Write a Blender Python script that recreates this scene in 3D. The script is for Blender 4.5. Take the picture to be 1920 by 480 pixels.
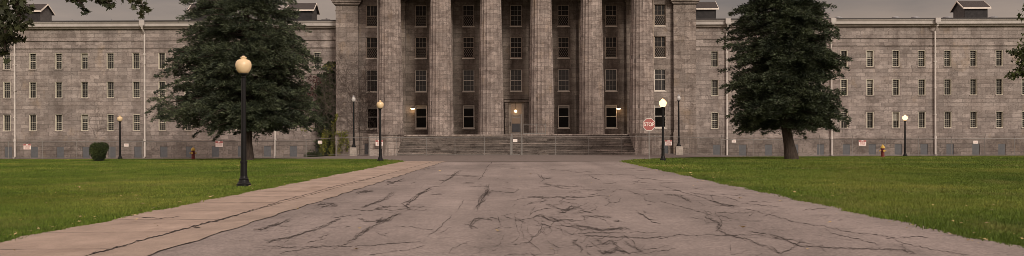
import bpy, math, random
import numpy as np
from math import radians as R, sin, cos, pi
from mathutils import Vector, Matrix
random.seed(7); rng = np.random.default_rng(7)
for o in list(bpy.data.objects): bpy.data.objects.remove(o)
scene = bpy.context.scene
col = scene.collection

# ------------------------------------------------------------------ camera
F = 1500.0; CX = 968.0; HY = 260.5; EYE = 1.6; ROLL = 0.0033
cd = bpy.data.cameras.new('camera'); cam = bpy.data.objects.new('camera', cd); col.objects.link(cam)
cd.sensor_width = 36; cd.lens = F/1920*36; cd.shift_x = -8/1920; cd.shift_y = (HY-240)/1920
cd.clip_end = 3000; cam.location = (0, 0, EYE); cam.rotation_euler = (R(90), ROLL, 0)
scene.camera = cam

# ------------------------------------------------------------------ light
SUN_EL, SUN_AZ = R(27), R(152)          # behind the camera, to the right
world = bpy.data.worlds.new('World'); scene.world = world; world.use_nodes = True
nt = world.node_tree; nt.nodes.clear(); L = nt.links.new
def N(t, **k):
    n = nt.nodes.new(t)
    for a, b in k.items(): setattr(n, a, b)
    return n
out = N('ShaderNodeOutputWorld'); bg = N('ShaderNodeBackground'); bg.inputs[1].default_value = 0.10
sky = N('ShaderNodeTexSky', sky_type='NISHITA'); sky.sun_disc = False; sky.sun_elevation = SUN_EL
sky.sun_rotation = SUN_AZ; sky.air_density = 1.0; sky.dust_density = 4.0
tc = N('ShaderNodeTexCoord'); sep = N('ShaderNodeSeparateXYZ'); L(tc.outputs['Generated'], sep.inputs[0])
mp = N('ShaderNodeMapping'); mp.inputs['Scale'].default_value = (1.0, 1.0, 5.0); L(tc.outputs['Generated'], mp.inputs[0])
nz = N('ShaderNodeTexNoise'); nz.inputs['Scale'].default_value = 3.2; nz.inputs['Detail'].default_value = 6
nz.inputs['Roughness'].default_value = 0.5; L(mp.outputs[0], nz.inputs['Vector'])
# heavy dark cloud bank low in the north (+Y), thin bright overcast overhead and behind the camera
d1 = N('ShaderNodeMapRange'); d1.interpolation_type = 'SMOOTHSTEP'; L(sep.outputs['Y'], d1.inputs[0])
d1.inputs[1].default_value = 0.98; d1.inputs[2].default_value = 0.1; d1.inputs[3].default_value = 0; d1.inputs[4].default_value = 1
d2 = N('ShaderNodeMapRange'); d2.interpolation_type = 'SMOOTHSTEP'; L(sep.outputs['Z'], d2.inputs[0])
d2.inputs[1].default_value = 0.12; d2.inputs[2].default_value = 0.7; d2.inputs[3].default_value = 0; d2.inputs[4].default_value = 1
mx = N('ShaderNodeMath', operation='MAXIMUM'); L(d1.outputs[0], mx.inputs[0]); L(d2.outputs[0], mx.inputs[1])
cr = N('ShaderNodeMix', data_type='RGBA'); L(mx.outputs[0], cr.inputs[0])
cr.inputs[6].default_value = (1.85, 1.62, 1.46, 1); cr.inputs[7].default_value = (7.5, 6.5, 6.1, 1)
nr = N('ShaderNodeValToRGB'); L(nz.outputs['Fac'], nr.inputs[0])
e = nr.color_ramp.elements; e[0].position = .3; e[0].color = (.50, .50, .53, 1); e[1].position = .72; e[1].color = (1.42, 1.22, 1.04, 1)
ml = N('ShaderNodeMix', data_type='RGBA', blend_type='MULTIPLY'); ml.inputs[0].default_value = 1
L(cr.outputs[2], ml.inputs[6]); L(nr.outputs[0], ml.inputs[7])
sk = N('ShaderNodeMix', data_type='RGBA'); sk.inputs[0].default_value = 0.94
L(sky.outputs[0], sk.inputs[6]); L(ml.outputs[2], sk.inputs[7]); L(sk.outputs[2], bg.inputs[0]); L(bg.outputs[0], out.inputs[0])
sd = bpy.data.lights.new('sun', 'SUN'); so = bpy.data.objects.new('sun', sd); col.objects.link(so)
sd.energy = 1.6; sd.angle = R(14); sd.color = (1, .90, .78)
v = Vector((sin(SUN_AZ)*cos(SUN_EL), cos(SUN_AZ)*cos(SUN_EL), sin(SUN_EL)))
so.rotation_euler = v.to_track_quat('Z', 'Y').to_euler()
scene.view_settings.view_transform = 'Standard'; scene.view_settings.look = 'None'
scene.view_settings.gamma = 1; scene.view_settings.use_curve_mapping = False
scene.view_settings.exposure = 0.58
scene.render.filter_size = 0.75; scene.cycles.filter_width = 0.75

# ------------------------------------------------------------------ placing helpers
def sm(a, b, x):
    t = np.clip((x-a)/(b-a), 0, 1); return t*t*(3-2*t)
def g(x, y):                                     # height of the terrain
    return -0.45*sm(12, 28, np.abs(x))*sm(62, 92, y)
def X(px, Y): return (px-CX)/F*Y
def Z(py, Y): return EYE+(HY-py)/F*Y             # py already levelled
def lev(px, py): return py+ROLL*(px-CX)
def floorpt(px, py):
    y = lev(px, py)-HY; Y = EYE*F/y
    return X(px, Y), Y

# ------------------------------------------------------------------ mesh helpers
class MB:
    def __init__(s): s.v = []; s.f = []; s.m = []
    def add(s, vs, fs, m=0):
        n = len(s.v); s.v += [tuple(p) for p in vs]; s.f += [tuple(i+n for i in f) for f in fs]; s.m += [m]*len(fs); return s
    def box(s, x0, x1, y0, y1, z0, z1, m=0):
        return s.add([(x0,y0,z0),(x1,y0,z0),(x1,y1,z0),(x0,y1,z0),(x0,y0,z1),(x1,y0,z1),(x1,y1,z1),(x0,y1,z1)],
              [(0,3,2,1),(4,5,6,7),(0,1,5,4),(1,2,6,5),(2,3,7,6),(3,0,4,7)], m)
    def tube(s, pts, rad, n=8, m=0, cap=True):
        pts = [Vector(p) for p in pts]
        if not hasattr(rad, '__len__'): rad = [rad]*len(pts)
        vs = []; fs = []
        for i, p in enumerate(pts):
            t = (pts[min(i+1, len(pts)-1)]-pts[max(i-1, 0)]).normalized()
            a = Vector((0,0,1)) if abs(t.z) < .9 else Vector((1,0,0))
            u = t.cross(a).normalized(); w = t.cross(u)
            for k in range(n):
                q = 2*pi*k/n; vs.append(p+(u*cos(q)+w*sin(q))*rad[i])
        for i in range(len(pts)-1):
            for k in range(n):
                k2 = (k+1) % n; fs.append((i*n+k, i*n+k2, (i+1)*n+k2, (i+1)*n+k))
        if cap: fs.append(tuple(range(n))); fs.append(tuple(range((len(pts)-1)*n, len(pts)*n))[::-1])
        return s.add(vs, fs, m)
    def lathe(s, prof, n=24, c=(0,0), m=0, rf=None):
        vs = []; fs = []
        for r, z in prof:
            for k in range(n):
                q = 2*pi*k/n; rr = r*(rf(q, z) if rf else 1)
                vs.append((c[0]+rr*cos(q), c[1]+rr*sin(q), z))
        for i in range(len(prof)-1):
            for k in range(n):
                k2 = (k+1) % n; fs.append((i*n+k, i*n+k2, (i+1)*n+k2, (i+1)*n+k))
        fs.append(tuple(range(n))[::-1]); fs.append(tuple(range((len(prof)-1)*n, len(prof)*n)))
        return s.add(vs, fs, m)
    def sweep(s, prof, x0, x1, m=0):             # a moulding profile (y,z) drawn along X
        n = len(prof)
        vs = [(x0, y, z) for y, z in prof]+[(x1, y, z) for y, z in prof]
        fs = [(i, (i+1) % n, n+(i+1) % n, n+i) for i in range(n)]+[tuple(range(n))[::-1], tuple(range(n, 2*n))]
        return s.add(vs, fs, m)
    def build(s, name, mats, parent=None, smooth=False, loc=None, bevel=0):
        me = bpy.data.meshes.new(name); me.from_pydata(s.v, [], s.f)
        if not isinstance(mats, (list, tuple)): mats = [mats]
        for m in mats: me.materials.append(m)
        if len(mats) > 1: me.polygons.foreach_set('material_index', s.m)
        if smooth: me.polygons.foreach_set('use_smooth', [True]*len(me.polygons))
        me.update()
        o = bpy.data.objects.new(name, me); col.objects.link(o)
        if parent: o.parent = parent
        if loc: o.location = loc
        if bevel:
            b = o.modifiers.new('b', 'BEVEL'); b.width = bevel; b.segments = 2; b.limit_method = 'ANGLE'
        return o
def npmesh(name, verts, faces, mat, parent=None, loc=None):
    """faces: array (n,k) of one size"""
    me = bpy.data.meshes.new(name); n, k = faces.shape
    me.vertices.add(len(verts)); me.vertices.foreach_set('co', np.ascontiguousarray(verts, dtype=np.float32).ravel())
    me.loops.add(n*k); me.loops.foreach_set('vertex_index', np.ascontiguousarray(faces, dtype=np.int32).ravel())
    me.polygons.add(n); me.polygons.foreach_set('loop_start', np.arange(0, n*k, k, dtype=np.int32))
    me.update(calc_edges=True); me.validate()
    me.materials.append(mat)
    o = bpy.data.objects.new(name, me); col.objects.link(o)
    if parent: o.parent = parent
    if loc: o.location = loc
    return o
def tag(o, label=None, cat=None, group=None, kind=None):
    if label: o['label'] = label
    if cat: o['category'] = cat
    if group: o['group'] = group
    if kind: o['kind'] = kind
    return o
def empty(name, loc=(0,0,0), rz=0):
    o = bpy.data.objects.new(name, None); col.objects.link(o); o.location = loc; o.rotation_euler = (0,0,rz); o.empty_display_size = .2
    return o
KIDS = {}
def copy_tree(o, parent=None):
    c = o.copy(); col.objects.link(c); c.parent = parent
    for ch in o.children: copy_tree(ch, c)
    return c

# ------------------------------------------------------------------ materials
class Mat:
    def __init__(s, name, rough=.8, spec=.3):
        s.m = bpy.data.materials.new(name); s.m.use_nodes = True; s.t = s.m.node_tree; s.b = s.t.nodes['Principled BSDF']
        s.b.inputs['Roughness'].default_value = rough; s.b.inputs['Specular IOR Level'].default_value = spec
        s.out = s.t.nodes['Material Output']
    def n(s, t, inp=None, **k):
        x = s.t.nodes.new(t)
        for a, b in k.items(): setattr(x, a, b)
        for a, b in (inp or {}).items():
            if isinstance(b, bpy.types.NodeSocket): s.t.links.new(b, x.inputs[a])
            else: x.inputs[a].default_value = b
        return x
    def l(s, a, b): s.t.links.new(a, b)
    def obj(s): return s.n('ShaderNodeTexCoord').outputs['Object']
    def pos(s): return s.n('ShaderNodeNewGeometry').outputs['Position']
    def map(s, v, scale): return s.n('ShaderNodeMapping', {'Vector': v, 'Scale': scale}).outputs[0]
    def noise(s, v, sc, det=4, ro=.55, dist=0):
        return s.n('ShaderNodeTexNoise', {'Vector': v, 'Scale': sc, 'Detail': det, 'Roughness': ro, 'Distortion': dist}).outputs['Fac']
    def ramp(s, f, stops):
        x = s.n('ShaderNodeValToRGB', {0: f}); e = x.color_ramp.elements
        while len(e) < len(stops): e.new(.5)
        for i, (p, c) in enumerate(stops):
            e[i].position = p; e[i].color = (*(c if hasattr(c, '__len__') else (c, c, c)), 1)
        return x.outputs[0]
    def mix(s, f, a, b, mode='MIX'):
        x = s.n('ShaderNodeMix', data_type='RGBA', blend_type=mode)
        for i, q in ((0, f), (6, a), (7, b)):
            if isinstance(q, bpy.types.NodeSocket): s.l(q, x.inputs[i])
            elif i == 0: x.inputs[0].default_value = q
            else: x.inputs[i].default_value = (*(q if hasattr(q, '__len__') else (q, q, q)), 1)
        return x.outputs[2]
    def math(s, op, a, b=None, clamp=False):
        x = s.n('ShaderNodeMath', operation=op, use_clamp=clamp)
        for i, q in ((0, a), (1, b)):
            if q is None: continue
            if isinstance(q, bpy.types.NodeSocket): s.l(q, x.inputs[i])
            else: x.inputs[i].default_value = q
        return x.outputs[0]
    def xyz(s, v):
        x = s.n('ShaderNodeSeparateXYZ', {0: v}); return x.outputs
    def comb(s, a, b, c=0):
        x = s.n('ShaderNodeCombineXYZ')
        for i, q in enumerate((a, b, c)):
            if isinstance(q, bpy.types.NodeSocket): s.l(q, x.inputs[i])
            else: x.inputs[i].default_value = q
        return x.outputs[0]
    def color(s, c): s.l(c, s.b.inputs['Base Color'])
    def bump(s, h, st=.3, d=.02):
        x = s.n('ShaderNodeBump', {'Height': h, 'Strength': st, 'Distance': d}); s.l(x.outputs[0], s.b.inputs['Normal'])

def plain(name, c, rough=.7, spec=.3, var=.18, sc=6, metal=0):
    m = Mat(name, rough, spec); m.b.inputs['Metallic'].default_value = metal
    f = m.noise(m.obj(), sc, 5, .6)
    m.color(m.ramp(f, [(.3, tuple(q*(1-var) for q in c)), (.7, tuple(min(1, q*(1+var)) for q in c))]))
    return m.m

def stone(name, base, bw=.95, bh=.42, mort=.012, soot=.5, warm=.0, streak=.5, sill=None):
    m = Mat(name, .9, .2); p = m.pos(); x, y, z = m.xyz(p)
    u = m.math('ADD', x, y)
    # slight waviness so courses are not ruler-straight
    w = m.noise(p, .9, 2)
    zz = m.math('ADD', z, m.math('MULTIPLY', w, .04))
    v = m.comb(u, zz)
    br = m.n('ShaderNodeTexBrick', {'Vector': v, 'Color1': (.25,.25,.25,1), 'Color2': (.95,.95,.95,1), 'Mortar': (.0,.0,.0,1), 'Scale': 1.0,
              'Mortar Size': mort, 'Mortar Smooth': .25, 'Bias': 0, 'Brick Width': bw, 'Row Height': bh}, offset=.5, squash=1.0)
    br.squash = 1.35; br.squash_frequency = 3
    blk = br.outputs['Color']; mor = br.outputs['Fac']
    b = np.array(base)
    c = m.ramp(blk, [(.0, tuple(b*.66)), (.3, tuple(b*.86)), (.62, tuple(b*1.02)), (.95, tuple(b*1.32))])
    # second block scale: odd replaced, redder or greyer stones
    br2 = m.n('ShaderNodeTexBrick', {'Vector': v, 'Color1': (0,0,0,1), 'Color2': (1,1,1,1), 'Mortar': (.5,.5,.5,1), 'Scale': 1.0,
              'Mortar Size': 0, 'Bias': -.35, 'Brick Width': bw*2, 'Row Height': bh*2}, offset=.35)
    c = m.mix(m.math('MULTIPLY', br2.outputs['Color'], .30), c, tuple(b*np.array((1.02, .90, .82))*.85))
    # broad mottling
    n1 = m.noise(p, .22, 5, .6); c = m.mix(1, c, m.ramp(n1, [(.3, .74), (.55, 1.0), (.75, 1.16)]), 'MULTIPLY')
    n2 = m.noise(m.map(p, (1, 1, 2.2)), 3.5, 6, .7); c = m.mix(1, c, m.ramp(n2, [(.25, .60), (.5, 1.0), (.75, 1.22)]), 'MULTIPLY')
    # rain streaks
    n3 = m.noise(m.map(p, (2.2, 2.2, .16)), 1.0, 5, .65)
    c = m.mix(m.math('MULTIPLY', m.ramp(n3, [(.48, 0), (.68, 1)]), streak), c, tuple(b*np.array((.40, .38, .37))))
    # soot blotches
    n4 = m.noise(m.map(p, (1, 1, 1.6)), .75, 7, .72, .6)
    c = m.mix(m.math('MULTIPLY', m.ramp(n4, [(.51, 0), (.64, 1)]), soot), c, tuple(b*np.array((.34, .31, .30))))
    # spots of rust and ochre
    n5 = m.noise(m.map(p, (1.2, 1.2, .7)), .5, 5, .6); 
    c = m.mix(m.math('MULTIPLY', m.ramp(n5, [(.60, 0), (.74, 1)]), .35+warm), c, (b[0]*1.12, b[1]*.95, b[2]*.66))
    # thin cracks and scars
    vo = m.n('ShaderNodeTexVoronoi', {'Vector': m.n('ShaderNodeVectorMath', {0: p, 1: m.n('ShaderNodeTexNoise', {'Vector': p, 'Scale': 1.6, 'Detail': 4.0}).outputs['Color']}, operation='ADD').outputs[0], 'Scale': .55}, feature='DISTANCE_TO_EDGE')
    ck = m.math('MULTIPLY', m.ramp(vo.outputs['Distance'], [(.0, 1), (.012, 0)]), m.ramp(m.noise(p, .35, 3), [(.48, 0), (.6, .75)]))
    c = m.mix(ck, c, tuple(b*.3))
    c = m.mix(m.math('MULTIPLY', m.math('MULTIPLY', mor, m.ramp(m.noise(p, .8, 4, .6), [(.35, .25), (.65, 1)])), .8), c, tuple(b*.36))
    n6 = m.noise(m.map(p, (1, 1, 1.8)), 2.6, 6, .75, 1.4); c = m.mix(m.math('MULTIPLY', m.ramp(n6, [(.56, 0), (.62, 1)]), .62), c, tuple(b*np.array((.42, .38, .36))))
    n7 = m.noise(m.map(p, (1, 1, .6)), .35, 4, .6, .5); c = m.mix(m.math('MULTIPLY', m.ramp(n7, [(.58, 0), (.70, 1)]), .35), c, tuple(np.minimum(1, b*1.45)))
    m.color(c)
    h = m.math('SUBTRACT', m.math('MULTIPLY', n2, .6), m.math('MULTIPLY', mor, .6))
    m.bump(h, .55, .03)
    if sill:                                         # grime washed down from the sills and up round the heads
        sp_, off_, hw_, am_ = sill
        fr = m.math('MULTIPLY', m.math('ABSOLUTE', m.math('SUBTRACT', m.math('FRACT', m.math('ADD', m.math('DIVIDE', m.math('SUBTRACT', m.math('ABSOLUTE', x), off_), sp_), 50.5)), .5)), sp_)
        fr = m.math('ADD', fr, m.math('MULTIPLY', m.math('SUBTRACT', m.noise(m.map(p, (3, 3, .5)), 1.2, 4, .7), .5), .7))
        wm = m.math('MULTIPLY', m.ramp(m.math('DIVIDE', fr, 2.0), [(hw_/2, 1), (hw_/2+.14, 0)]), m.ramp(m.noise(m.map(p, (1.2, 1.2, .7)), .8, 5, .7), [(.40, .1), (.62, 1)]))
        c = m.mix(m.math('MULTIPLY', wm, am_), c, tuple(b*np.array((.30, .27, .26)))); m.color(c)
    if name == 'step_stone' or name == 'step_edge_stone':
        n8 = m.noise(m.map(p, (.30, .30, 4.0)), 1.4, 6, .7); c = m.mix(1, c, m.ramp(n8, [(.30, .38), (.5, .95), (.7, 1.5)]), 'MULTIPLY')
        m.color(c)
    return m.m

M = {}
M['wing'] = stone('wing_stone', (.270, .234, .217), 1.05, .43, .016, .40, .05, .25, sill=(2.945, 22.6, .32, .38))
M['wing_base'] = stone('basement_stone', (.180, .154, .140), 1.15, .47, .018, .60, .0, .3)
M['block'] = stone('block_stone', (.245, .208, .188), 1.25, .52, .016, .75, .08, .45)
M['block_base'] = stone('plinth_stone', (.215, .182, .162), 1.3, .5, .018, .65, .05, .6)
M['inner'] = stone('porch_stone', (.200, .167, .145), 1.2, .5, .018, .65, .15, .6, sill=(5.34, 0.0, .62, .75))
M['column'] = stone('column_stone', (.265, .222, .202), .8, .40, .016, .70, .0, .6)
M['nosing'] = stone('step_edge_stone', (.235, .20, .18), 2.2, .173, .012, .55, .0, .2)
M['steps'] = stone('step_stone', (.135, .115, .103), 2.2, .231, .012, .95, .0, .35)
M['cheek'] = stone('cheek_stone', (.31, .265, .24), 1.6, .7, .02, .6, .05, 1.0)
M['gutter'] = plain('painted_gutter', (.40, .37, .35), .6, .3, .12, 1.2)
M['soffit'] = plain('cornice_paint', (.30, .265, .24), .8, .2, .2, 2)
M['dark_trim'] = plain('dark_roof_edge', (.05, .045, .045), .7, .3)
M['roof'] = plain('metal_roof', (.11, .10, .10), .6, .4, .25, 1)
M['cup_wall'] = plain('cupola_wall', (.030, .028, .029), .8, .2, .3, 3)
M['cup_side'] = plain('cupola_gable', (.085, .078, .076), .8, .2, .2, 3)
M['bars'] = plain('window_bar_paint', (.27, .255, .22), .6, .2, .15, 5)
M['bars2'] = plain('sash_bar_paint', (.30, .27, .24), .6, .2, .15, 5)
M['cup_roof'] = plain('cupola_shingles', (.050, .043, .042), .85, .2, .25, 8)
M['white'] = plain('weathered_white_paint', (.62, .56, .50), .6, .3, .15, 5)
M['cream'] = plain('cream_window_paint', (.56, .52, .43), .6, .3, .14, 5)
M['tan'] = plain('tan_window_paint', (.36, .29, .235), .6, .3, .2, 5)
M['pipe'] = plain('downpipe_paint', (.50, .46, .43), .5, .4, .15, 2)
M['door_grey'] = plain('grey_shutter_paint', (.088, .092, .100), .7, .3, .15, 2)
M['vent'] = plain('zinc_vent', (.22, .22, .23), .5, .4, .15, 3)
M['black'] = plain('black_lamp_paint', (.006, .006, .0065), .45, .18, .2, 9)
M['galv'] = plain('galvanised_steel', (.19, .18, .17), .5, .4, .2, 4, .3)
M['conc'] = plain('pale_concrete', (.34, .30, .265), .9, .2, .25, 3)
M['hyd_red'] = plain('hydrant_red_paint', (.14, .018, .016), .5, .4, .2, 8)
M['hyd_yel'] = plain('hydrant_yellow_paint', (.50, .33, .07), .5, .3, .15, 8)
M['sign_white'] = plain('sign_white', (.72, .66, .62), .5, .4, .06, 8)
M['sign_red'] = plain('sign_red', (.32, .095, .088), .6, .4, .12, 8)
M['door'] = plain('bronze_door', (.25, .21, .175), .6, .3, .15, 4)
M['blind'] = plain('window_blind', (.30, .27, .24), .8, .2, .1, 4)
M['bark'] = None
def glass(name, c, rough=.12, spec=.5):
    m = Mat(name, rough, spec); f = m.noise(m.pos(), 1.3, 3)
    m.color(m.ramp(f, [(.3, tuple(q*.6 for q in c)), (.7, tuple(q*1.5 for q in c))])); 
    m.bump(m.noise(m.pos(), 2.0, 2), .15, .02)
    return m.m
M['glass'] = glass('dark_window_glass', (.012, .0115, .011), .15, .25)
M['glass_black'] = glass('unlit_room_glass', (.006, .0055, .005), .3, .05)
M['glass_pale'] = glass('dusty_window_glass', (.030, .028, .028), .3, .25)
M['screen'] = glass('screened_window_glass', (.018, .016, .015), .5, .1)
def emis(name, c, st, base=(.8,.75,.65)):
    m = Mat(name, .35, .5); m.b.inputs['Base Color'].default_value = (*base, 1)
    m.b.inputs['Emission Color'].default_value = (*c, 1); m.b.inputs['Emission Strength'].default_value = st
    return m.m
M['globe_lit'] = emis('lit_lamp_globe', (1, .62, .27), 1.9, (.12, .08, .04))
M['globe_bulb'] = emis('lit_bulb', (1, .66, .32), 2.6, (.2, .15, .1))
def globe():
    m = Mat('cream_lamp_globe', .25, .5); m.b.inputs['Subsurface Weight'].default_value = 0
    z = m.xyz(m.obj())[2]
    f = m.noise(m.obj(), 3, 4)
    m.color(m.ramp(f, [(.3, (.58, .43, .25)), (.7, (.72, .56, .35))]))
    return m.m
M['globe'] = globe()
def clearg():
    m = Mat('clear_prismatic_glass', .2, .5); m.b.inputs['Transmission Weight'].default_value = .35
    m.b.inputs['Base Color'].default_value = (.62, .60, .58, 1); m.bump(m.n('ShaderNodeTexWave', {'Vector': m.obj(), 'Scale': 14.0}).outputs['Fac'], .4, .01)
    return m.m
M['globe_clear'] = clearg()
M['inside'] = emis('lit_hallway', (1, .60, .36), .06, (.30, .24, .19))
M['inside_blue'] = plain('door_glass_reflection', (.16, .18, .21), .3, .4, .15, 3)

def grassmat():
    m = Mat('lawn_soil_and_turf', .95, .1); p = m.pos()
    a = m.noise(p, .12, 5, .6); b = m.noise(p, 1.6, 6, .7); c = m.noise(p, 22, 4, .8)
    k = m.ramp(a, [(.3, (.050, .072, .010)), (.5, (.074, .098, .013)), (.7, (.115, .122, .024))])
    k = m.mix(1, k, m.ramp(b, [(.25, .62), (.5, 1.0), (.8, 1.35)]), 'MULTIPLY')
    k = m.mix(1, k, m.ramp(c, [(.3, .45), (.5, 1.0), (.72, 1.6)]), 'MULTIPLY')
    st = m.noise(m.map(p, (.25, 1.6, 1)), 1, 4, .6)
    k = m.mix(m.math('MULTIPLY', m.ramp(st, [(.55, 0), (.7, 1)]), .5), k, (.105, .100, .035))
    m.color(k); m.bump(c, .8, .05); return m.m
M['turf'] = grassmat()
def blademat():
    m = Mat('grass_blade', .7, .2); p = m.pos()
    a = m.noise(p, .12, 5, .6); r = m.n('ShaderNodeNewGeometry').outputs['Random Per Island']
    k = m.ramp(a, [(.3, (.048, .084, .010)), (.5, (.086, .128, .016)), (.66, (.160, .178, .034))])
    k = m.mix(1, k, m.ramp(r, [(0, .68), (.5, 1.0), (.96, 1.3), (1, (2.0, 1.6, 1.3))]), 'MULTIPLY')
    b = m.noise(p, 1.6, 6, .7); k = m.mix(1, k, m.ramp(b, [(.25, .68), (.5, 1.0), (.8, 1.3)]), 'MULTIPLY')
    dr = m.noise(m.map(p, (1, .55, 1)), .42, 6, .7); k = m.mix(m.math('MULTIPLY', m.ramp(dr, [(.52, 0), (.68, 1)]), .60), k, (.170, .155, .050))
    dk = m.noise(m.map(p, (.35, 1.4, 1)), .9, 5, .7); k = m.mix(m.math('MULTIPLY', m.ramp(dk, [(.52, 0), (.66, 1)]), .45), k, (.035, .062, .008))
    m.color(k); return m.m
M['blade'] = blademat()
def asphalt():
    m = Mat('old_asphalt', .88, .3); p = m.pos()
    a = m.noise(p, .18, 5, .6); b = m.noise(p, 1.5, 6, .7); c = m.noise(p, 14, 6, .9)
    k = m.ramp(a, [(.3, (.162, .138, .130)), (.5, (.202, .172, .162)), (.7, (.245, .209, .197))])
    k = m.mix(1, k, m.ramp(b, [(.25, .80), (.5, 1), (.75, 1.14)]), 'MULTIPLY')
    k = m.mix(1, k, m.ramp(c, [(.3, .55), (.5, 1), (.7, 1.5)]), 'MULTIPLY')
    # tyre-worn bands lengthwise
    st = m.noise(m.map(p, (.55, .03, 1)), 1, 3, .5); k = m.mix(1, k, m.ramp(st, [(.35, .84), (.65, 1.12)]), 'MULTIPLY')
    # hairline cracking, where the surface has let go
    dv = m.n('ShaderNodeVectorMath', {0: p, 1: m.n('ShaderNodeVectorMath', {0: m.n('ShaderNodeTexNoise', {'Vector': p, 'Scale': 1.1, 'Detail': 5.0}).outputs['Color'], 'Scale': 1.4}, operation='SCALE').outputs[0]}, operation='ADD').outputs[0]
    for sc, th, ms, of in ((.55, .010, .50, .6), (1.4, .022, .54, .6), (2.6, .035, .58, .5)):
        vo = m.n('ShaderNodeTexVoronoi', {'Vector': dv, 'Scale': sc}, feature='DISTANCE_TO_EDGE').outputs['Distance']
        msk = m.ramp(m.noise(m.map(p, (1, .6, 1)), .22+sc*.05, 3, .6), [(ms-.04, 0), (ms+.06, 1)])
        k = m.mix(m.math('MULTIPLY', m.math('MULTIPLY', m.ramp(vo, [(0, 1), (th, 0)]), msk), of), k, (.035, .030, .029))
    # damp or oily patches
    o = m.noise(m.map(p, (1.6, .7, 1)), .8, 6, .7); k = m.mix(m.math('MULTIPLY', m.ramp(o, [(.62, 0), (.7, 1)]), .4), k, (.085, .070, .066))
    m.color(k); m.bump(m.math('ADD', c, b), .5, .01); return m.m
M['asphalt'] = asphalt()
M['crack'] = plain('open_crack', (.068, .058, .055), 1, .05, .3, 5)
def asph2():
    m = Mat('cross_road_asphalt', .9, .2); p = m.pos()
    b = m.noise(p, 1.2, 6, .7); c = m.noise(p, 40, 3, .8)
    k = m.ramp(b, [(.25, (.125, .106, .099)), (.75, (.180, .153, .141))]); k = m.mix(1, k, m.ramp(c, [(.3, .75), (.7, 1.25)]), 'MULTIPLY')
    m.color(k); return m.m
M['asphalt2'] = asph2()
def walk(name, base, joints):
    m = Mat(name, .92, .2); p = m.pos(); x, y, z = m.xyz(p); b = np.array(base)
    a = m.noise(p, .5, 6, .65); c = m.noise(p, 45, 3, .8); q = m.noise(m.map(p, (1, .6, 1)), 1.9, 7, .75)
    k = m.ramp(a, [(.3, tuple(b*.84)), (.7, tuple(b*1.16))])
    k = m.mix(1, k, m.ramp(c, [(.3, .78), (.7, 1.22)]), 'MULTIPLY')
    k = m.mix(1, k, m.ramp(q, [(.3, .78), (.55, 1.0), (.75, 1.18)]), 'MULTIPLY')
    s = m.noise(m.map(p, (.5, .25, 1)), 1.3, 6, .7); k = m.mix(m.math('MULTIPLY', m.ramp(s, [(.55, 0), (.68, 1)]), .5), k, tuple(b*np.array((.6, .55, .5))))
    if joints:
        w = m.math('ADD', y, m.math('MULTIPLY', m.noise(p, 2.5, 4), .10))
        fr = m.math('FRACT', m.math('DIVIDE', w, 2.12))
        j = m.ramp(m.math('ABSOLUTE', m.math('SUBTRACT', fr, .5)), [(0, 1), (.012, .9), (.02, 0)])
        k = m.mix(m.math('MULTIPLY', j, m.ramp(m.noise(p, 1.7, 3), [(.38, .25), (.55, .85)])), k, (.05, .04, .033))
    m.color(k); m.bump(m.math('ADD', c, q), .5, .01); return m.m
M['walk'] = walk('pink_concrete_walk', (.315, .248, .208), True)
M['strip'] = walk('gutter_strip_concrete', (.285, .228, .192), False)
def foliage(name, c, var=.45, tr=.15):
    m = Mat(name, .65, .25); p = m.pos(); r = m.n('ShaderNodeNewGeometry').outputs['Random Per Island']
    c = np.array(c)
    k = m.ramp(r, [(0, tuple(c*(1-var))), (.6, tuple(c)), (1, tuple(c*(1+var)))])
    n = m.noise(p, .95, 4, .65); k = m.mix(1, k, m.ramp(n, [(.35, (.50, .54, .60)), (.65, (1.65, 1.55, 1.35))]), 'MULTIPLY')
    m.color(k)
    t = m.n('ShaderNodeBsdfTranslucent', {'Color': k}); mx = m.n('ShaderNodeMixShader', {0: tr, 1: m.b.outputs[0], 2: t.outputs[0]})
    m.l(mx.outputs[0], m.out.inputs[0]); return m.m
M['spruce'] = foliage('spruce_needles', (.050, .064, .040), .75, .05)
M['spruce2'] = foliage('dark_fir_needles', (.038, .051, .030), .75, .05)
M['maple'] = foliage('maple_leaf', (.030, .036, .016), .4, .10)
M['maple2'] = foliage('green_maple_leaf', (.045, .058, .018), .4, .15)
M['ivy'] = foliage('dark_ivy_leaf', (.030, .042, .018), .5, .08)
M['ivy_y'] = foliage('yellowing_vine_leaf', (.130, .140, .030), .5, .12)
M['ivy_r'] = foliage('dark_red_vine_leaf', (.070, .020, .022), .5, .08)
M['yew'] = foliage('clipped_yew', (.032, .045, .016), .5, .05)
M['fallen'] = foliage('fallen_leaf', (.34, .26, .13), .55, .0)
def bark():
    m = Mat('bark', .95, .1); p = m.obj(); n = m.noise(m.map(p, (5, 5, 1.2)), 2, 7, .75)
    m.color(m.ramp(n, [(.3, (.022, .017, .014)), (.7, (.085, .066, .055))])); m.bump(n, .9, .06); return m.m
M['bark'] = bark()
M['vine_stem'] = plain('bare_vine_stem', (.095, .075, .066), .9, .1, .3, 3)
def chain():
    m = Mat('chain_link_wire', .5, .4); m.b.inputs['Metallic'].default_value = .3; m.b.inputs['Base Color'].default_value = (.16, .15, .14, 1)
    x, y, z = m.xyz(m.pos()); u = m.math('ADD', x, y)
    fs = []
    for op in ('ADD', 'SUBTRACT'):
        q = m.math('FRACT', m.math('MULTIPLY', m.math(op, u, z), 12.0)); fs.append(m.math('LESS_THAN', q, .018))
    a = m.math('MAXIMUM', fs[0], fs[1])
    t = m.n('ShaderNodeBsdfTransparent'); mx = m.n('ShaderNodeMixShader', {0: a, 1: t.outputs[0], 2: m.b.outputs[0]})
    m.l(mx.outputs[0], m.out.inputs[0]); return m.m
M['chain'] = chain()

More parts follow.
